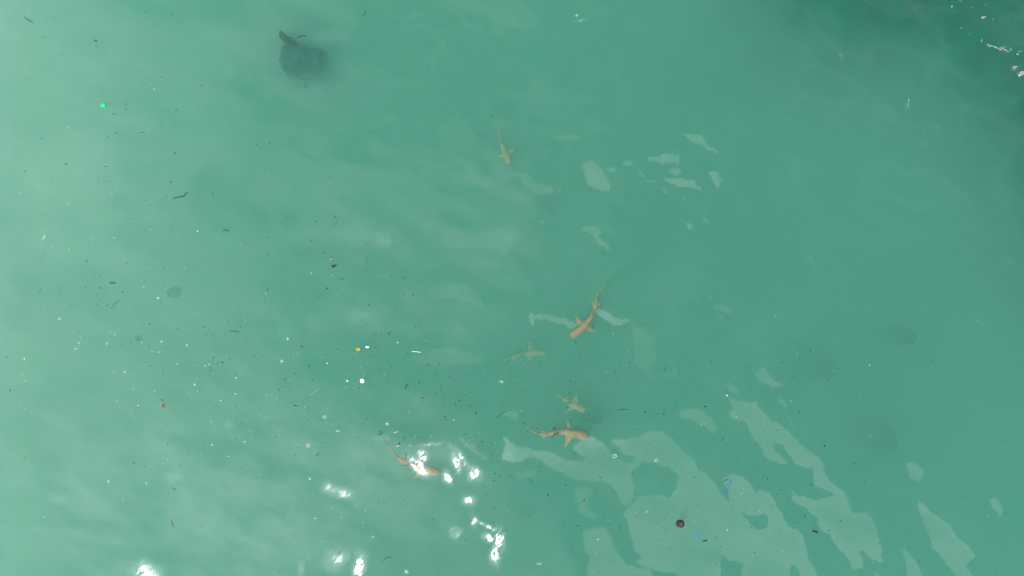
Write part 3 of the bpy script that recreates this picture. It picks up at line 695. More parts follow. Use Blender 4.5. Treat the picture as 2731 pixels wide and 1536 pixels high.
LAND = []                                # landmarks that the small things are named by: (words, x, y)
def landmark(words, x, y): LAND.append((words, x, y))
for nm, (x, y) in {'the bent-tail shark': (1550, 850), 'the faintest shark': (1420, 938), 'the small pale shark': (1530, 1075), 'the clearest shark': (1510, 1155), 'the glint-hidden shark': (1115, 1250), 'the uppermost shark': (1335, 385), 'the dark sunken rock': (805, 155)}.items(): landmark(nm, x, y)
m1 = PX                                  # metres in one traced unit

def blob_outline(rx, ry, n=12, seed=0, jag=.15):
    r = random.Random(seed)
    return [(rx * math.cos(2 * math.pi * i / n) * (1 + r.uniform(-jag, jag)), ry * math.sin(2 * math.pi * i / n) * (1 + r.uniform(-jag, jag))) for i in range(n)]

def one(name, label, cat, vf, m, k, x, y, rz=0.0, lm=None, dz=.006, group=None, sc3=None):
    X_, Y_ = cr(k, x, y)
    o = place(name, vf, m, X_, Y_, math.radians(rz), sc3, dz); tag(o, label, cat, group)
    if lm: landmark(lm, X_, Y_)
    return o

U = S9 * m1                              # metres in one unit of the nine enlarged views
sq = [(-23*U, -1*U), (-9*U, 18*U), (9*U, 13*U), (24*U, 6*U), (17*U, -9*U), (8*U, -20*U), (-8*U, -14*U), (-22*U, -9*U)]
one('plastic_square', 'bright green square scrap of plastic at the upper left', 'litter', leaf_mesh(sq, .004, .003, 1), green_m, 'TL', 762, 776, 0, 'the green square')
one('leaf', 'small curled orange brown leaf at the top left', 'leaf', leaf_mesh([(-16*U,7*U),(-6*U,10*U),(6*U,8*U),(12*U,0),(17*U,-10*U),(8*U,-8*U),(-2*U,-6*U),(-8*U,0)], .003, .008, 2), brown_m, 'TL', 710, 305, 0, 'the orange leaf')
o = one('leaf', 'ragged dark brown leaf scrap left of centre, below the long stalk', 'leaf', leaf_mesh([(-20*U,-2*U),(-14*U,8*U),(-2*U,10*U),(6*U,6*U),(10*U,12*U),(20*U,10*U),(18*U,0),(8*U,-4*U),(4*U,-12*U),(-8*U,-12*U)], .004, .01, 3), dkleaf_m, 'ML', 2478, 561, 0, 'the dark leaf scrap')
one('leaf', 'red brown leaf fragment at the lower left under a dark stalk', 'leaf', leaf_mesh([(-12*U,4*U),(-6*U,13*U),(8*U,14*U),(12*U,2*U),(10*U,-15*U),(0,-12*U),(-11*U,-10*U)], .004, .006, 4), red_m, 'BL', 1207, 184, 0, 'the red leaf')
one('leaf', 'round yellow leaf left of the white shell chip, above the white disc', 'leaf', leaf_mesh(blob_outline(16*U, 13*U, 14, 5, .12), .004, .006, 5), yellow_m, 'MM', 151, 1182, 0, 'the yellow leaf')
one('shell_chip', 'white half-round shell chip just right of the yellow leaf', 'shell', leaf_mesh([(-15*U,6*U),(0,8*U),(15*U,6*U),(13*U,-4*U),(4*U,-8*U),(-8*U,-7*U)], .005, .004, 6), white_m, 'MM', 219, 1165, -5, 'the shell chip')
one('white_disc', 'round white disc afloat, left of centre below the yellow leaf', 'disc', leaf_mesh([(17*U*math.cos(t*math.pi/10), 17*U*math.sin(t*math.pi/10)) for t in range(20)], .008, .002, 7), white_m, 'MM', 182, 1416, 0, 'the white disc')
one('shell_chip', 'small white shell chip left of the round white disc', 'shell', leaf_mesh([(-9*U,5*U),(0,6*U),(9*U,-3*U),(5*U,-7*U),(-5*U,-3*U)], .005, .003, 8), white_m, 'MM', 71, 1417)
one('husk', 'dark purplish brown round husk at the bottom right', 'husk', leaf_mesh([(-30*U,4*U),(-34*U,-8*U),(-28*U,-9*U),(-22*U,-20*U),(-8*U,-28*U),(10*U,-29*U),(24*U,-22*U),(33*U,-6*U),(32*U,10*U),(22*U,24*U),(6*U,29*U),(-12*U,27*U),(-24*U,18*U)], .012, .012, 9), purple_m, 'BM', 2544, 1060, 0, 'the dark husk')
one('plastic_scrap', 'blue plastic scrap right of the dark round husk', 'litter', leaf_mesh([(-16*U,2*U),(-10*U,6*U),(2*U,5*U),(10*U,12*U),(16*U,7*U),(14*U,-5*U),(2*U,-8*U),(-12*U,-11*U),(-16*U,-6*U)], .006, .006, 10), blue_m, 'BR', 135, 1140, 0, 'the blue scrap')
X0, Y0 = cr('BR', 357, 783)
def path(k, pts, x0, y0, zs=0.0): return [((cr(k, *p)[0] - x0) * m1, -(cr(k, *p)[1] - y0) * m1, zs) for p in pts]
o = place('drinking_straw', tube(path('BR', [(384,732),(370,770),(352,806),(330,836)], X0, Y0), 3.4 * U, 8, 1, 1), straw_blue_m, X0, Y0); tag(o, 'slightly bent blue drinking straw over the pale reflections', 'straw'); landmark('the blue straw', X0, Y0)
one('flake', 'small pinkish flake right of the white shell chip', 'flake', leaf_mesh([(-8*U,8*U),(2*U,4*U),(9*U,-2*U),(6*U,-10*U),(-2*U,-2*U),(-7*U,0)], .003, .004, 12), pink_m, 'MM', 446, 1130)
one('flake', 'tiny crimson flake in the foam line near the right edge', 'flake', leaf_mesh(blob_outline(7*U, 6*U, 8, 13), .003, .003, 13), crim_m, 'TR', 2388, 373)
def stalk(name, label, cat, k, pts, r, m, lm=None, side=None, group=None, taper=.8):
    x0 = sum(p[0] for p in pts) / len(pts); y0 = sum(p[1] for p in pts) / len(pts); X_, Y_ = cr(k, x0, y0)
    o = place(name, tube(path(k, pts, X_, Y_), r * U, 6, 1, taper), m, X_, Y_); tag(o, label, cat, group)
    if side:
        link('twig', mesh('twig', *tube(path(k, side, X_, Y_, .002), r * .8 * U, 6, 1, .7), m), parent=o)
    if lm: landmark(lm, X_, Y_)
    return o
stalk('stalk', 'longest dark woody stalk with a short offshoot at its right end', 'stalk', 'ML', [(1278,57),(1312,50),(1345,43),(1376,35)], 3.4, dark_m, 'the long stalk', [(1366,26),(1376,22),(1384,14),(1391,11)])
stalk('stick', 'white bleached stick lying level right of the yellow leaf', 'stick', 'MM', [(550,1197),(585,1198),(620,1205)], 3.2, pale_m, 'the white stick')
stalk('straw', 'thin yellow straw at the left below the foam flecks', 'straw', 'BL', [(2302,103),(2336,80),(2370,58)], 1.7, straw_m, 'the yellow straw')
stalk('stalk', 'bent dark stalk like a tick mark at the bottom', 'stalk', 'BM', [(335,1345),(352,1325),(361,1315),(380,1316),(406,1317)], 1.7, dark_m, 'the tick-shaped stalk')
stalk('stalk', 'thin dark grass stalk leaning right at the left', 'stalk', 'ML', [(819,877),(850,842),(885,810)], 1.6, dark_m, 'the thin leaning stalk')
stalk('stalk', 'thin dark stalk bowed upward, right of the small pale shark', 'stalk', 'BM', [(2078,219),(2112,213),(2158,212)], 1.7, dark_m, 'the bowed stalk')
stalk('stalk', 'long thin dark stalk slanting up right, left of the small pale shark', 'stalk', 'BM', [(1182,274),(1214,254),(1246,230)], 1.6, dark_m, 'the slanting stalk')
stalk('stalk', 'thick black stalk standing steep near the centre bottom, right of the white disc', 'stalk', 'BM', [(500,60),(511,40),(523,20)], 3.0, dark_m, 'the thick steep stalk')
stalk('stalk', 'dark upright stalk just above the glints on the half-hidden shark', 'stalk', 'BM', [(506,583),(507,560),(507,540)], 2.2, dark_m, 'the upright stalk')
stalk('stalk', 'thin faint stalk above the tail of the glint-hidden shark', 'stalk', 'BM', [(489,443),(493,428),(497,412)], 1.6, dark_m)
stalk('weed_sprig', 'curled dark weed sprig beside the tail tip of the glint-hidden shark', 'weed', 'BM', [(296,402),(310,396),(322,405),(318,388),(309,378),(322,374),(330,384),(335,392)], 2.0, dark_m, 'the curled weed sprig')
stalk('weed_sprig', 'dark hooked weed sprig touching the back of the clearest shark', 'weed', 'BM', [(1604,362),(1605,354),(1614,351),(1625,353),(1628,357)], 2.6, dark_m, 'the hooked weed sprig')
stalk('stick', 'short white stick touching a thick black bud, above the glints', 'stick', 'BM', [(435,492),(448,485),(460,477)], 2.6, pale_m)
stalk('stick', 'short white stick above the black bud, left of centre bottom', 'stick', 'BM', [(416,389),(432,383),(449,376)], 2.2, pale_m)
stalk('stalk', 'dark stalk with knobbed ends touching the pale reflection by the blue straw', 'stalk', 'BR', [(320,742),(341,735),(362,726)], 2.0, dark_m)
stalk('stalk', 'thickest black stalk lying level at the lower right, between two reflections', 'stalk', 'BR', [(986,1109),(1004,1113),(1023,1119)], 6.2, dark_m, 'the thickest stalk', taper=.95)
stalk('stalk', 'short thick black stalk below the blue scrap', 'stalk', 'BR', [(175,1190),(192,1187),(209,1184)], 4.2, dark_m, 'the stalk under the blue scrap', taper=.95)
for k, pts, r, d, lab in [('TL', [(175,125),(215,150),(250,172)], 7, .33, 'faint sunken stick slanting down at the top left'), ('ML', [(810,685),(836,687),(862,690)], 9, .36, 'short thick sunken stick at the left, below the long stalk'),
      ('ML', [(1655,290),(1680,295),(1705,300)], 8, .40, 'sunken stick lying level, right of a bright white fleck at the left'), ('ML', [(1705,1044),(1745,1047),(1780,1053)], 6, .36, 'thin sunken stick below a foam streak, left of the shell chip'),
      ('BL', [(1275,1030),(1282,1062),(1290,1088)], 8, .36, 'upright sunken stick near the bottom left'), ('TM', [(190,125),(200,105),(215,80)], 6, .42, 'faint sunken stick at the top, right of the dark rock'),
      ('BL', [(1285,800),(1297,803),(1306,806)], 8, .30, 'stubby sunken stick above the upright sunken stick at the bottom left')]:
    x0, y0 = pts[1]; X_, Y_ = cr(k, x0, y0); o = place('sunken_stick', tube(path(k, pts, X_, Y_), r * U, 6, .7, .6), dark_m, X_, Y_, d=d); tag(o, lab, 'stick', 'sticks sunk under the surface')
# branches that lie at the sunken rock
for pts, lab in [([(650,297),(700,280),(740,262),(800,248),(850,266)], 'thin dark branch under the water right of the brown seaweed clump'), ([(700,1096),(780,1090),(860,1094),(940,1088)], 'faint level branch under the water below the dark teal rock'), ([(800,1150),(840,1190),(850,1225),(800,1262)], 'faint curved branch under the water, lowest below the dark teal rock')]:
    q_ = k7(pts); x0, y0 = q_[1]; o = place('branch', tube([((a - x0) * m1, -(b_ - y0) * m1, 0) for a, b_ in q_], .016, 6, 1, .5), weed_m, x0, y0, d=.26 if pts[0][1] < 500 else .48); tag(o, lab, 'branch', 'branches by the sunken rock')

# ---- dark plant bits: (view, x, y, size) specks and (view, x, y, length, turn, thickness) stems
SPECK = {
 'TL': [(1270,108,5),(1347,212,3),(345,167,4),(716,341,4),(931,807,5),(1303,812,5),(1292,838,3),(690,935,4),(305,1027,5),(320,1048,3),(725,1327,4),(779,1309,3),(808,1309,3),(626,766,3),(603,783,3),(644,720,3),(951,705,3),(974,497,3),(111,1097,3),(274,1081,3),(957,1050,3),(1047,1093,3),(1054,1068,3),(1162,1367,3),(1160,1400,3),(1724,1372,3),(608,1167,3),(145,1363,3),(412,1358,3),(950,582,3),(787,1122,3),(1098,1422,3),(320,653,3)],
 'ML': [(1159,106,3),(1660,71,3),(1809,147,4),(1831,118,3),(1273,265,4),(1391,211,3),(2497,237,5),(1990,351,5),(2406,461,6),(1953,267,3),(1210,582,5),(1115,596,3),(988,547,3),(367,305,4),(2463,495,5),(1186,835,4),(735,808,4),(782,722,3),(1393,724,3),(1427,761,4),(2431,726,7),(2386,768,3),(2161,810,3),(527,857,4),(299,881,4),(692,610,3),(1592,902,3),(1150,924,3),(1687,976,4),(1578,1075,4),(1551,1039,3),(1103,993,5),(613,1004,3),(1103,1158,4),(415,1260,3),(1107,1304,5),(1204,1365,5),(1585,1245,6),(1566,1332,4),(1813,1225,3),(1890,1228,4),(2047,1128,3),(1748,1369,4),(1895,1338,3),(2030,1207,3),(2003,1092,3),(2173,1037,3),(1924,985,3),(1730,926,3),(1837,922,3),(1999,878,3),(2240,800,3),(1407,800,3),(2232,480,4),(2327,453,3),(2230,394,3),(2084,437,3)],
 'MM': [(47,53,4),(136,116,3),(219,391,4),(219,505,4),(217,529,4),(421,545,4),(402,641,4),(208,596,4),(267,751,3),(43,777,3),(439,811,3),(233,851,6),(390,846,4),(435,871,4),(576,1013,4),(604,992,4),(656,1141,4),(762,1047,4),(755,1294,5),(737,1382,4),(227,1345,4),(1506,1292,4),(1587,753,4),(1902,1018,5),(1898,995,4),(1923,1303,4),(2172,1284,5),(2368,1231,4),(2063,1360,4),(2087,1405,3),(2408,1081,4),(1844,803,3),(2055,856,3),(2253,1413,3),(1485,1070,3),(1708,917,3),(643,1370,3),(378,1438,4),(85,1337,4)],
 'MR': [(176,407,3),(165,809,4),(662,824,4),(240,1084,4),(331,1048,3),(237,1269,5),(495,1302,4),(761,1278,5),(970,1189,6),(893,1251,5),(845,1387,5),(1183,1321,4),(1171,1316,3),(728,1152,3),(347,1151,3),(362,1366,3),(1078,1158,3),(867,1353,3),(46,988,3)],
 'TM': [(1146,858,5)], 'TR': [(497,1058,4)],
 'BL': [(180,86,4),(1053,358,4),(1237,469,4),(1245,427,3),(988,611,6),(803,155,3),(2072,66,5),(2033,251,3),(2392,291,5),(2046,417,4),(2191,551,5),(2209,497,4),(2407,498,4),(980,805,3),(1516,229,3),(1979,186,3),(1905,353,3),(1885,393,3),(2095,385,3),(2455,233,3),(2538,770,4),(1766,29,4),(2217,30,4),(2311,310,3),(1390,530,3),(2540,665,3),(1190,550,3)],
 'BM': [(728,94,5),(784,87,4),(877,171,5),(989,189,6),(797,267,6),(807,288,4),(1107,183,4),(1261,125,3),(1723,94,6),(1916,206,4),(2513,190,4),(1482,355,5),(589,421,5),(770,372,3),(1074,454,6),(213,285,5),(85,300,4),(492,322,4),(1149,545,4),(1143,580,3),(1190,602,3),(1268,565,4),(1284,706,4),(1356,666,4),(1488,672,3),(1163,748,6),(1104,847,6),(1300,959,4),(1253,1117,5),(1501,807,3),(1662,838,3),(1957,720,5),(1767,546,5),(2314,468,4),(1921,800,4),(2472,1248,5),(2466,1395,3),(498,1140,4),(699,1154,3),(952,1184,4),(999,1283,3),(757,1417,4),(707,1030,4),(303,906,4),(492,886,4),(567,864,3),(660,881,3),(223,668,3),(450,752,3)],
 'BR': [(189,187,7),(1075,479,8),(256,436,4),(973,770,6),(626,714,4),(651,722,6),(725,838,4),(747,808,4),(493,912,4),(1195,1034,5),(905,1008,3),(1110,1107,5),(305,1228,5),(268,1161,4),(536,1084,4),(114,713,5),(1295,610,5),(1316,597,4),(1605,651,4),(1373,745,4),(1292,860,4),(624,374,4),(1312,97,4),(1130,1263,4),(1110,1367,3),(353,1400,4),(378,947,4),(346,943,3),(1218,238,3),(1305,261,3),(1224,464,3),(1444,485,3),(1405,626,3),(1020,376,3),(175,117,3),(23,32,3),(2512,1207,3),(490,1295,3),(560,1270,5)],
}
STEM = {
 'TL': [(325,278,20,35,3),(838,843,16,50,5),(928,772,18,55,3),(1189,570,10,60,5),(1494,629,14,15,5),(856,987,26,0,4),(1052,982,28,3,4),(799,1018,10,0,6),(1193,934,10,-50,5),(483,1217,20,30,7),(184,1273,10,75,7),(1295,1133,22,75,6),(778,1235,20,-5,5),(1907,1078,12,0,6),(1998,1065,12,80,7),(2137,1020,10,-65,5),(1937,1103,14,15,4),(1577,1436,16,-40,5),(667,768,8,60,4),(1265,1352,24,30,4)],
 'ML': [(1232,45,22,60,3),(1082,73,12,0,5),(2132,191,9,-60,5),(2341,230,18,-8,5),(2486,196,14,70,8),(2480,260,8,-50,5),(2307,375,20,-65,4),(1988,474,9,-30,4),(637,526,20,-40,6),(298,524,14,-50,3),(738,724,16,30,6),(290,742,38,55,3),(905,752,12,35,7),(791,857,18,40,4),(1985,738,14,40,7),(2364,790,8,80,5),(1960,825,10,45,4),(1765,857,20,30,3),(620,642,10,0,5),(2535,658,34,3,4),(1783,1012,10,30,5),(1510,1015,24,25,4),(1315,1031,16,-75,5),(448,1025,8,40,4),(897,1158,10,30,5),(52,1239,18,20,6),(1575,1262,12,30,4),(1648,1280,16,5,8),(1613,1283,20,75,4),(1706,1250,18,10,4),(1701,1202,10,80,4),(1555,1316,16,-10,5),(1840,1337,10,-60,5),(2112,1405,24,80,5),(2190,1362,20,20,4),(2241,1162,20,-25,8),(2293,1307,18,70,8),(2317,1410,12,-10,8),(2497,1177,18,-40,5),(2345,1178,8,-80,4),(1470,1276,10,10,4)],
 'MM': [(491,648,14,65,6),(491,768,8,-20,7),(559,777,9,-30,8),(380,1064,14,-55,8),(267,1069,12,15,4),(284,1169,10,0,8),(123,1195,18,40,4),(113,1245,14,40,4),(739,1164,10,80,5),(521,1219,14,-45,5),(672,1296,18,-5,6),(397,1310,14,40,4),(199,1304,12,80,5),(731,1357,14,0,4),(606,1430,12,40,8),(526,1398,14,-15,4),(1276,1413,12,75,6),(1277,1357,10,75,5),(1360,1188,14,8,5),(1453,1245,10,88,4),(1772,1127,10,80,7),(1733,1417,14,-75,6),(1980,1384,8,80,5),(2430,1329,12,-40,7)],
 'MR': [(276,1188,8,70,5),(397,1325,8,-30,5),(317,1357,10,20,6),(1106,1400,14,-5,6)],
 'BL': [(80,68,16,-60,6),(1200,144,18,-25,7),(1752,187,12,40,5),(1930,205,9,80,5),(2192,186,28,-2,7),(1792,312,8,70,5),(1742,437,30,45,3),(2358,549,26,50,7),(190,570,28,18,3),(2520,1280,26,70,3)],
 'BM': [(575,34,8,50,5),(158,53,12,0,6),(305,84,12,-40,5),(629,129,14,-20,9),(767,74,10,-45,6),(900,110,22,85,3),(903,150,22,-10,6),(907,206,12,0,4),(1027,240,18,40,10),(1385,76,10,80,4),(1389,130,10,85,4),(1690,118,9,88,4),(1713,199,10,80,7),(2288,228,16,-8,8),(2425,243,16,88,8),(1645,403,10,30,6),(952,396,14,75,6),(458,470,20,50,11),(1172,692,14,-70,7),(1207,709,10,-20,6),(1438,742,38,-58,4),(1338,1017,14,-20,3),(1567,849,20,-75,7),(1693,777,14,-70,5),(1835,891,22,70,8),(1976,1000,10,70,5),(1794,1079,32,0,4),(2098,1097,10,80,6),(2192,683,18,40,4)],
 'BR': [(888,226,9,20,7),(726,362,10,35,6),(319,429,38,48,4),(385,413,8,40,4),(986,642,10,-10,6),(582,776,10,-20,5),(932,1000,18,85,6),(772,993,10,10,4),(525,61,16,45,5)],
}
WHITE = {
 'TL': [(215,96,7),(232,80,5),(281,127,4),(457,203,5),(763,194,5),(498,276,4),(663,327,4),(824,366,5),(811,388,6),(810,322,4),(1003,495,5),(1043,488,4),(199,537,8),(1025,590,7),(1139,657,6),(8,775,7),(127,697,5),(543,815,4),(541,866,6),(500,945,8),(790,925,6),(1233,929,4),(1101,965,8),(725,1132,7),(1226,1186,7),(1550,1168,6),(1043,1031,4),(850,1394,6),(825,1440,7),(648,1404,4),(148,1428,7),(704,1299,4),(1414,1240,4),(904,1276,6),(1768,1325,4),(1563,1304,4),(141,18,4),(1190,583,6),(435,1282,5),(122,1190,4),(138,1143,4)],
 'ML': [(340,44,6),(500,95,10),(728,71,5),(764,70,4),(826,25,7),(147,14,4),(1829,64,4),(1815,105,4),(157,178,5),(352,185,4),(102,92,5),(423,263,6),(496,304,5),(465,311,4),(87,331,6),(376,424,8),(506,438,8),(673,368,8),(840,352,9),(1109,287,8),(995,233,5),(1464,302,9),(1250,358,4),(1169,399,4),(1043,473,5),(992,495,4),(1373,573,7),(176,535,5),(1062,718,9),(250,813,5),(12,747,5),(1805,649,5),(1732,797,5),(1970,768,7),(2066,650,4),(2308,615,9),(2467,631,6),(2455,511,9),(2256,421,4),(1925,377,5),(1818,967,8),(2075,1064,5),(803,1021,5),(842,1050,5),(812,1061,6),(847,1071,9),(591,1095,8),(513,1188,5),(1048,1133,8),(1122,1198,9),(980,1365,6),(834,1348,7),(1175,1337,4),(191,1416,10),(11,1356,7),(207,1286,4),(667,1239,4),(1520,1380,5),(1910,1137,6),(1965,957,5),(2430,1285,9),(2395,1247,6),(2155,1415,9),(706,1121,4),(689,1134,4),(95,1132,5),(2212,1218,5),(1625,1298,5),(1543,1094,4)],
 'MM': [(601,620,4),(308,640,4),(386,1030,4),(595,1040,4),(743,1187,4),(797,1185,5),(315,1202,4),(343,1370,6),(296,1361,4),(195,1378,5),(1084,1363,5),(1320,1418,5),(2051,1066,6),(2273,966,5),(2214,948,4),(2155,1194,5),(1716,1107,5),(2083,560,4),(1970,874,4),(2002,1356,5),(1325,1340,4)],
 'MR': [(276,697,4),(229,732,4),(25,806,4),(209,903,5),(278,900,4),(1115,833,5),(709,931,7),(988,1121,4),(617,1172,5),(627,1184,4),(873,1210,5),(1138,1339,6),(783,1397,4),(155,1386,5),(545,1433,5),(1409,1295,10),(38,64,4),(55,950,4)],
 'TM': [(1777,112,7),(1808,145,5)],
 'TR': [(2168,61,6),(2081,11,7),(2100,20,5),(1858,40,4),(1472,39,4),(2322,150,6),(2268,42,6),(2500,5,5),(2088,211,8),(2147,259,5),(2288,338,10),(2375,367,12),(2455,377,8),(2514,388,8),(2420,390,6),(1698,748,7),(1698,775,5),(1795,901,5),(2550,655,4),(1980,22,4),(2050,70,4),(1250,40,4),(2390,105,4),(2447,180,5),(2440,145,4)],
 'BL': [(152,180,5),(191,201,8),(217,235,4),(155,267,5),(259,160,4),(318,152,4),(278,86,4),(691,36,5),(985,57,8),(1146,78,9),(864,145,7),(735,158,5),(708,180,5),(917,160,5),(1020,183,8),(971,220,7),(1097,227,6),(1275,163,4),(1564,303,6),(1353,228,4),(1637,146,7),(1588,355,4),(1398,93,6),(1467,76,8),(1375,121,4),(1976,107,9),(2003,120,4),(2054,128,7),(2096,160,6),(2125,62,5),(2100,62,4),(2148,188,5),(2201,209,5),(2262,200,7),(2480,322,5),(2412,338,4),(2520,376,8),(2210,400,4),(2298,450,6),(2366,411,5),(2408,492,5),(2144,532,4),(1850,345,4),(1853,378,8),(1700,565,9),(1563,513,6),(1541,540,4),(1495,541,5),(1217,573,5),(1240,584,9),(1211,617,8),(1577,663,4),(1929,698,8),(937,509,5),(948,548,5),(921,595,5),(902,627,5),(946,663,5),(966,704,4),(980,490,4),(226,570,6),(466,769,6),(818,860,5),(907,888,8),(333,1005,8),(783,1272,6),(1574,861,4),(1857,866,5),(1805,791,4),(1755,943,4),(1650,1158,5),(2095,1199,5),(2186,1209,7),(2424,1174,4),(2463,950,9),(2533,1018,6),(2347,1275,5),(2292,1332,6),(1976,311,5),(2030,330,4),(1938,538,4)],
 'BM': [(8,376,8),(150,272,6),(595,155,6),(655,145,5),(536,236,7),(687,33,4),(990,103,4),(1135,141,5),(1193,185,5),(814,147,5),(837,267,5),(1369,224,6),(1055,390,5),(1174,462,5),(1008,523,5),(1829,487,5),(2222,980,5),(2024,1038,7),(2475,1133,6),(2225,165,5),(2002,183,4),(241,808,5),(206,966,8),(140,936,5),(185,1056,7),(142,1101,4),(24,1017,7),(123,683,8),(111,590,6),(900,1187,4),(877,1327,4),(1285,1147,4),(1435,1062,4),(416,1285,4),(128,1132,4),(988,1365,4),(2535,377,4),(306,295,5),(124,238,5),(216,311,4),(272,65,5)],
 'BR': [(354,105,9),(760,28,6),(828,147,5),(1309,95,4),(571,154,5),(556,174,5),(480,177,5),(421,266,6),(340,264,4),(162,323,6),(52,1090,7),(141,962,6),(594,965,6),(762,1263,7),(2290,994,6),(459,840,6),(463,828,5),(472,793,7),(1165,936,4),(1173,936,4),(1411,411,6),(2425,484,5),(2457,644,4),(2504,868,4),(2527,1027,4),(150,856,4),(60,851,4),(330,706,4),(785,1175,4),(786,296,4),(1468,425,4)],
}
BRIGHT = {('ML',1464,302),('ML',728,71),('ML',2467,631),('ML',2430,1285),('BL',1020,183),('BL',1564,303),('BR',354,105),('TL',1139,657),('TL',811,388),('BL',152,180),('BR',828,147),('BL',1637,146)}
RAFT = [  # larger rafts of foam: view, x, y, radii, turn, open in the middle, label
 ('ML',1166,800,17,12,20,0,'oval foam raft left of centre, near a faint arched coral head'),('ML',318,350,24,8,50,0,'slanting foam streak at the left, longest of the foam there'),('ML',431,954,14,11,0,1,'foam ring at the left edge area, above a row of white flecks'),
 ('ML',787,1137,8,12,0,0,'upright foam raft left of the dark oval coral head'),('ML',579,1134,12,8,20,0,'foam raft in a short slanting row at the left, middle of three'),('ML',552,1178,11,9,10,0,'foam raft in a short slanting row at the left, lowest of three'),('ML',179,1251,9,15,-25,0,'tilted foam raft at the far left beside a short dark stem'),
 ('ML',1195,1122,11,12,0,1,'round foam ring right of the dark oval coral head'),('ML',1382,1150,8,15,-15,0,'narrow upright foam raft between the oval coral head and centre left'),('ML',1172,1203,8,10,-30,0,'small foam raft below the round foam ring at the left'),('ML',1313,1287,7,10,-20,0,'small tilted foam raft above the red leaf, right side'),
 ('ML',1520,1304,9,9,0,0,'left one of a close pair of foam rafts by short dark stems'),('ML',1549,1293,9,9,0,0,'right one of a close pair of foam rafts by short dark stems'),('ML',918,1351,10,11,0,1,'foam raft at the left, above and left of the red leaf'),
 ('ML',2135,1104,12,14,0,0,'foam raft above left of the yellow leaf'),('ML',2091,1270,13,15,-20,0,'triangular foam raft left of the white shell chip'),('BL',1440,30,10,14,0,0,'foam raft upper right of the red leaf'),
 ('BL',2408,270,18,15,20,1,'large foam ring left of the tail of the glint-hidden shark'),('BL',2285,483,16,17,0,1,'large foam ring at the lower left, above a thick dark slanting stem'),('BL',2500,374,12,9,20,0,'foam raft beside a bright fleck at the lower left of centre'),
 ('BL',1813,455,9,10,-20,0,'bright foam raft at the lower left, among trailing flecks'),('BL',1571,478,7,13,0,0,'upright foam raft at the lower left with two flecks under it'),('BL',2300,731,10,15,-25,0,'tilted foam raft left of the bright glare at the lower left'),('BL',801,748,9,17,-5,1,'upright foam ring alone at the lower left'),
 ('BL',1083,762,7,13,-35,0,'tilted foam raft left of the soft white glare at the lower left'),('BL',2337,1024,7,12,-10,0,'upright foam raft below the bright glare at the lower left'),('BM',367,322,16,15,0,0,'round foam raft above the tail of the glint-hidden shark'),('BM',538,482,8,8,0,0,'small triangular foam raft right of the black bud'),
 ('BM',861,292,10,7,0,0,'arrow shaped foam raft left of the slanting stalk'),('BM',2062,558,18,19,-30,1,'large foam ring right of the clearest shark, on a pale reflection'),('BM',2370,590,16,13,0,1,'foam ring on a pale reflection, right one of two beside the clearest shark'),('BM',1936,1180,10,10,0,0,'foam raft on the pale reflection at the bottom centre'),
 ('BM',262,1163,7,13,-25,0,'tilted foam raft above the bent tick-shaped stalk'),('BM',511,1423,18,20,0,0,'foam raft at the bottom edge, right of the tick-shaped stalk'),('BM',2300,970,4,22,-40,0,'thin foam streak on the pale reflections left of the dark husk'),('BM',1500,1362,22,8,0,1,'open arc of foam at the bottom edge of centre'),
 ('MM',1217,1421,18,11,-30,0,'foam raft left of the small pale shark'),('BR',357,1108,9,9,0,0,'small triangular foam raft right of the dark husk'),('BL',1743,97,14,6,5,0,'flat bright white raft right of the red leaf, lower of two'),('ML',1748,1394,14,6,-10,0,'flat bright white raft right of the red leaf, upper of two'),
 ('TR',2018,54,9,9,0,0,'foam raft at the top right over the dark green area'),('TR',2250,135,26,10,15,0,'cluster of foam over the dark green area at the top right'),('TR',2239,306,4,18,0,0,'thin upright foam streak over the dark green area at the right'),('TR',2505,407,14,7,0,0,'foam raft below the bright foam line near the right edge'),
 ('TR',2483,500,24,8,0,0,'flat foam raft near the right edge, below the bright foam line'),('TR',2533,552,32,18,30,0,'largest foam raft at the right edge'),('TR',2332,352,48,5,-22,0,'long thin foam line slanting down near the right edge'),('TR',2420,378,30,5,-22,0,'short thin foam line with the crimson flake, near the right edge'),
]
W_ = lambda o: o
made = []                                 # (object, look, x, y) for labels
lumps = [lump(i, .55, .45) for i in range(5)]; sticks = []
for i in range(6):
    r = random.Random(i); sticks.append(mesh('stem', *tube([(-.5, 0, 0), (-.18, r.uniform(-.05, .05), 0), (.2, r.uniform(-.06, .06), 0), (.5, 0, 0)], .5, 6, 1, .75)))
# the stems' cross-section is scaled apart from their length: y and z by thickness
for me in lumps + sticks: me.materials.append(dark_m)
fleck_m = [foam_mesh(i, n=4) for i in range(4)]; raft_m = [foam_mesh(20 + i, n=16) for i in range(4)]; ring_m = [foam_mesh(40 + i, True, 15) for i in range(3)]
for me in fleck_m + raft_m + ring_m: me.materials.append(foam_m)
bright_m = [lump(60 + i, .5, .3) for i in range(3)]
for me in bright_m: me.materials.append(white_m)
for k, rows in SPECK.items():
    for x, y, s in rows:
        X_, Y_ = cr(k, x, y); r = s * U * .92
        deep = .02 * rnd.random() if s <= 3 else 0
        o = place('plant_speck', rnd.choice(lumps), None, X_, Y_, rnd.uniform(0, 6.28), (r * 1.25, r * .9, r), dz=.003 - deep * .3)
        made.append((o, 'large dark speck' if s >= 6 else 'small dark speck' if s >= 4 else 'tiny dark speck', X_, Y_, 'plant debris', 'dark plant specks afloat'))
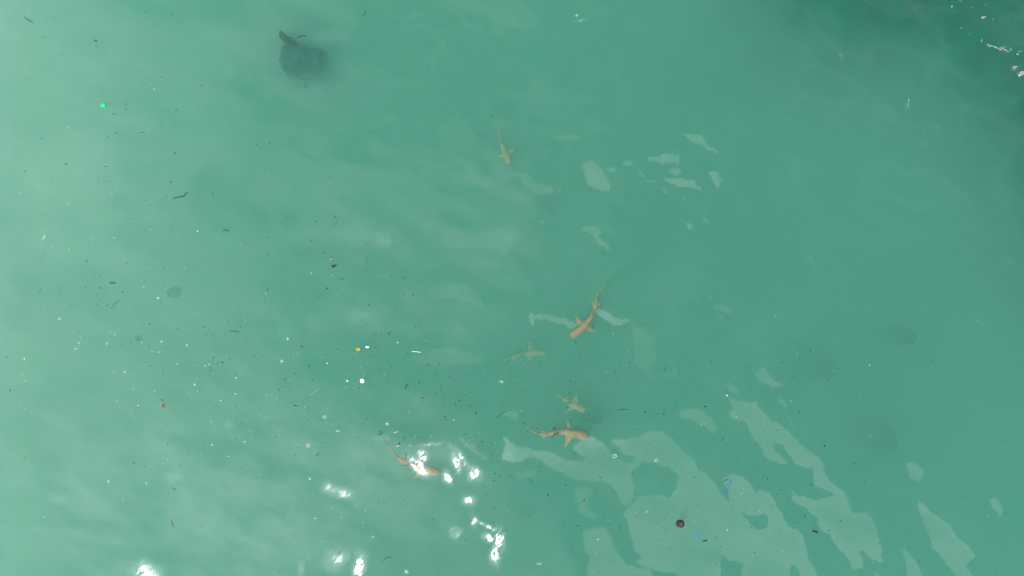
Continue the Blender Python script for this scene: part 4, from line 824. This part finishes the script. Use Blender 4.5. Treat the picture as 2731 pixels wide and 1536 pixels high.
for k, rows in STEM.items():
    for x, y, l, tn, th in rows:
        X_, Y_ = cr(k, x, y)
        o = place('plant_fragment', rnd.choice(sticks), None, X_, Y_, math.radians(tn), (l * U, th * U * .85, th * U * .85), dz=.003)
        a = tn % 180
        look = ('long thin' if l >= 22 and th <= 4 else 'long' if l >= 22 else 'thick short' if th >= 7 else 'short') + ' dark stem ' + ('lying level' if a < 18 or a > 162 else 'standing upright' if 68 < a < 112 else 'leaning right' if a <= 68 else 'leaning left')
        made.append((o, look, X_, Y_, 'plant stem', 'dark plant stems afloat'))
for k, rows in WHITE.items():
    for x, y, s in rows:
        X_, Y_ = cr(k, x, y); br = (k, x, y) in BRIGHT; r = s * U * (.62 if br else .78); e = rnd.uniform(.7, 1.5)
        o = place('foam_fleck', rnd.choice(bright_m if br else fleck_m), None, X_, Y_, math.radians(rnd.gauss(55, 30)), (r * e, r / e, r * .6), dz=.003)
        made.append((o, ('bright white' if br else 'large pale' if s >= 8 else 'small pale' if s >= 5 else 'tiny pale') + ' foam fleck', X_, Y_, 'foam', 'foam flecks afloat'))
for k, x, y, rx, ry, tn, op, lab in RAFT:
    X_, Y_ = cr(k, x, y)
    o = place('foam_raft', rnd.choice(ring_m if op and rx >= 15 else raft_m), None, X_, Y_, math.radians(tn), (rx * U * 1.0, ry * U * 1.0, min(rx, ry) * U * .5), dz=.003); tag(o, lab, 'foam', 'foam rafts afloat')

# labels: the look, then the nearest landmark, the side of it, and the order from it
SEC = ['right of', 'above right of', 'above', 'above left of', 'left of', 'below left of', 'below', 'below right of']
ORD = ['nearest', 'second nearest', 'third nearest', 'fourth nearest', 'fifth nearest', 'sixth nearest', 'seventh nearest', 'eighth nearest', 'ninth nearest', 'tenth nearest', 'eleventh nearest', 'twelfth nearest']
ORD += [w_ + ' nearest' for w_ in 'thirteenth fourteenth fifteenth sixteenth seventeenth eighteenth nineteenth twentieth'.split()] + ['outer'] * 60
bins = {}
for it in made:
    o, look, x, y = it[:4]
    wd, lx, ly = min(LAND, key=lambda t: (t[1] - x) ** 2 + (t[2] - y) ** 2)
    s_ = int(round(math.degrees(math.atan2(ly - y, x - lx)) / 45)) % 8
    bins.setdefault((look, wd, s_), []).append((math.hypot(x - lx, y - ly), it))
for (look, wd, s_), rows in bins.items():
    rows.sort(key=lambda t: t[0])
    for i, (_d, it) in enumerate(rows):
        lab = f'{look} {SEC[s_]} {wd}' if len(rows) == 1 else f'{look}, {ORD[i]} {SEC[s_]} {wd}'
        tag(it[0], lab, it[4], it[5])

# ---- the finest flecks, that nobody could count
def dust(name, m, n, seed, dark):
    r = random.Random(seed); v, f = [], []
    while len(v) < n * 5:
        x, y = r.uniform(0, 2731), r.uniform(0, 1536)
        # thickest in the drift line from the left middle to the bottom centre, next to none at the upper right
        line = abs((y - 850) - (x - 500) * .42) / 260
        dens = math.exp(-line ** 2) * (1 if x < 1900 else .5) * (1.0 if x > 250 else .6) + .16 * (x < 1100) + .10 * (y > 900) + (.5 if (not dark and x > 2380 and y < 200) else 0)
        if r.random() > dens: continue
        X_, Y_ = px(x, y); s = r.choice((.7, .8, 1.0, 1.3)) * PX * (1.2 if dark else 1.3); a = r.uniform(0, 6.28); e = r.uniform(.6, 1.8)
        z = surf(X_, Y_) + .002 - (r.random() ** 3) * .12; b0 = len(v)
        for j in range(4):
            t = a + j * math.pi / 2; l = s * (e if j % 2 == 0 else 1 / e); v.append((X_ + math.cos(t) * l, Y_ + math.sin(t) * l, z))
        v.append((X_, Y_, z + s * .6))
        f += [(b0 + j, b0 + (j + 1) % 4, b0 + 4) for j in range(4)]
    o = link(name, mesh(name, v, f, m)); tag(o, kind='stuff'); return o
tag(dust('plant_dust', dark_m, 480, 5, True), 'finest dark plant dust strewn over the water', 'plant dust', kind='stuff')
tag(dust('foam_dust', foam_m, 420, 6, False), 'finest pale foam dots strewn over the water', 'foam', kind='stuff')
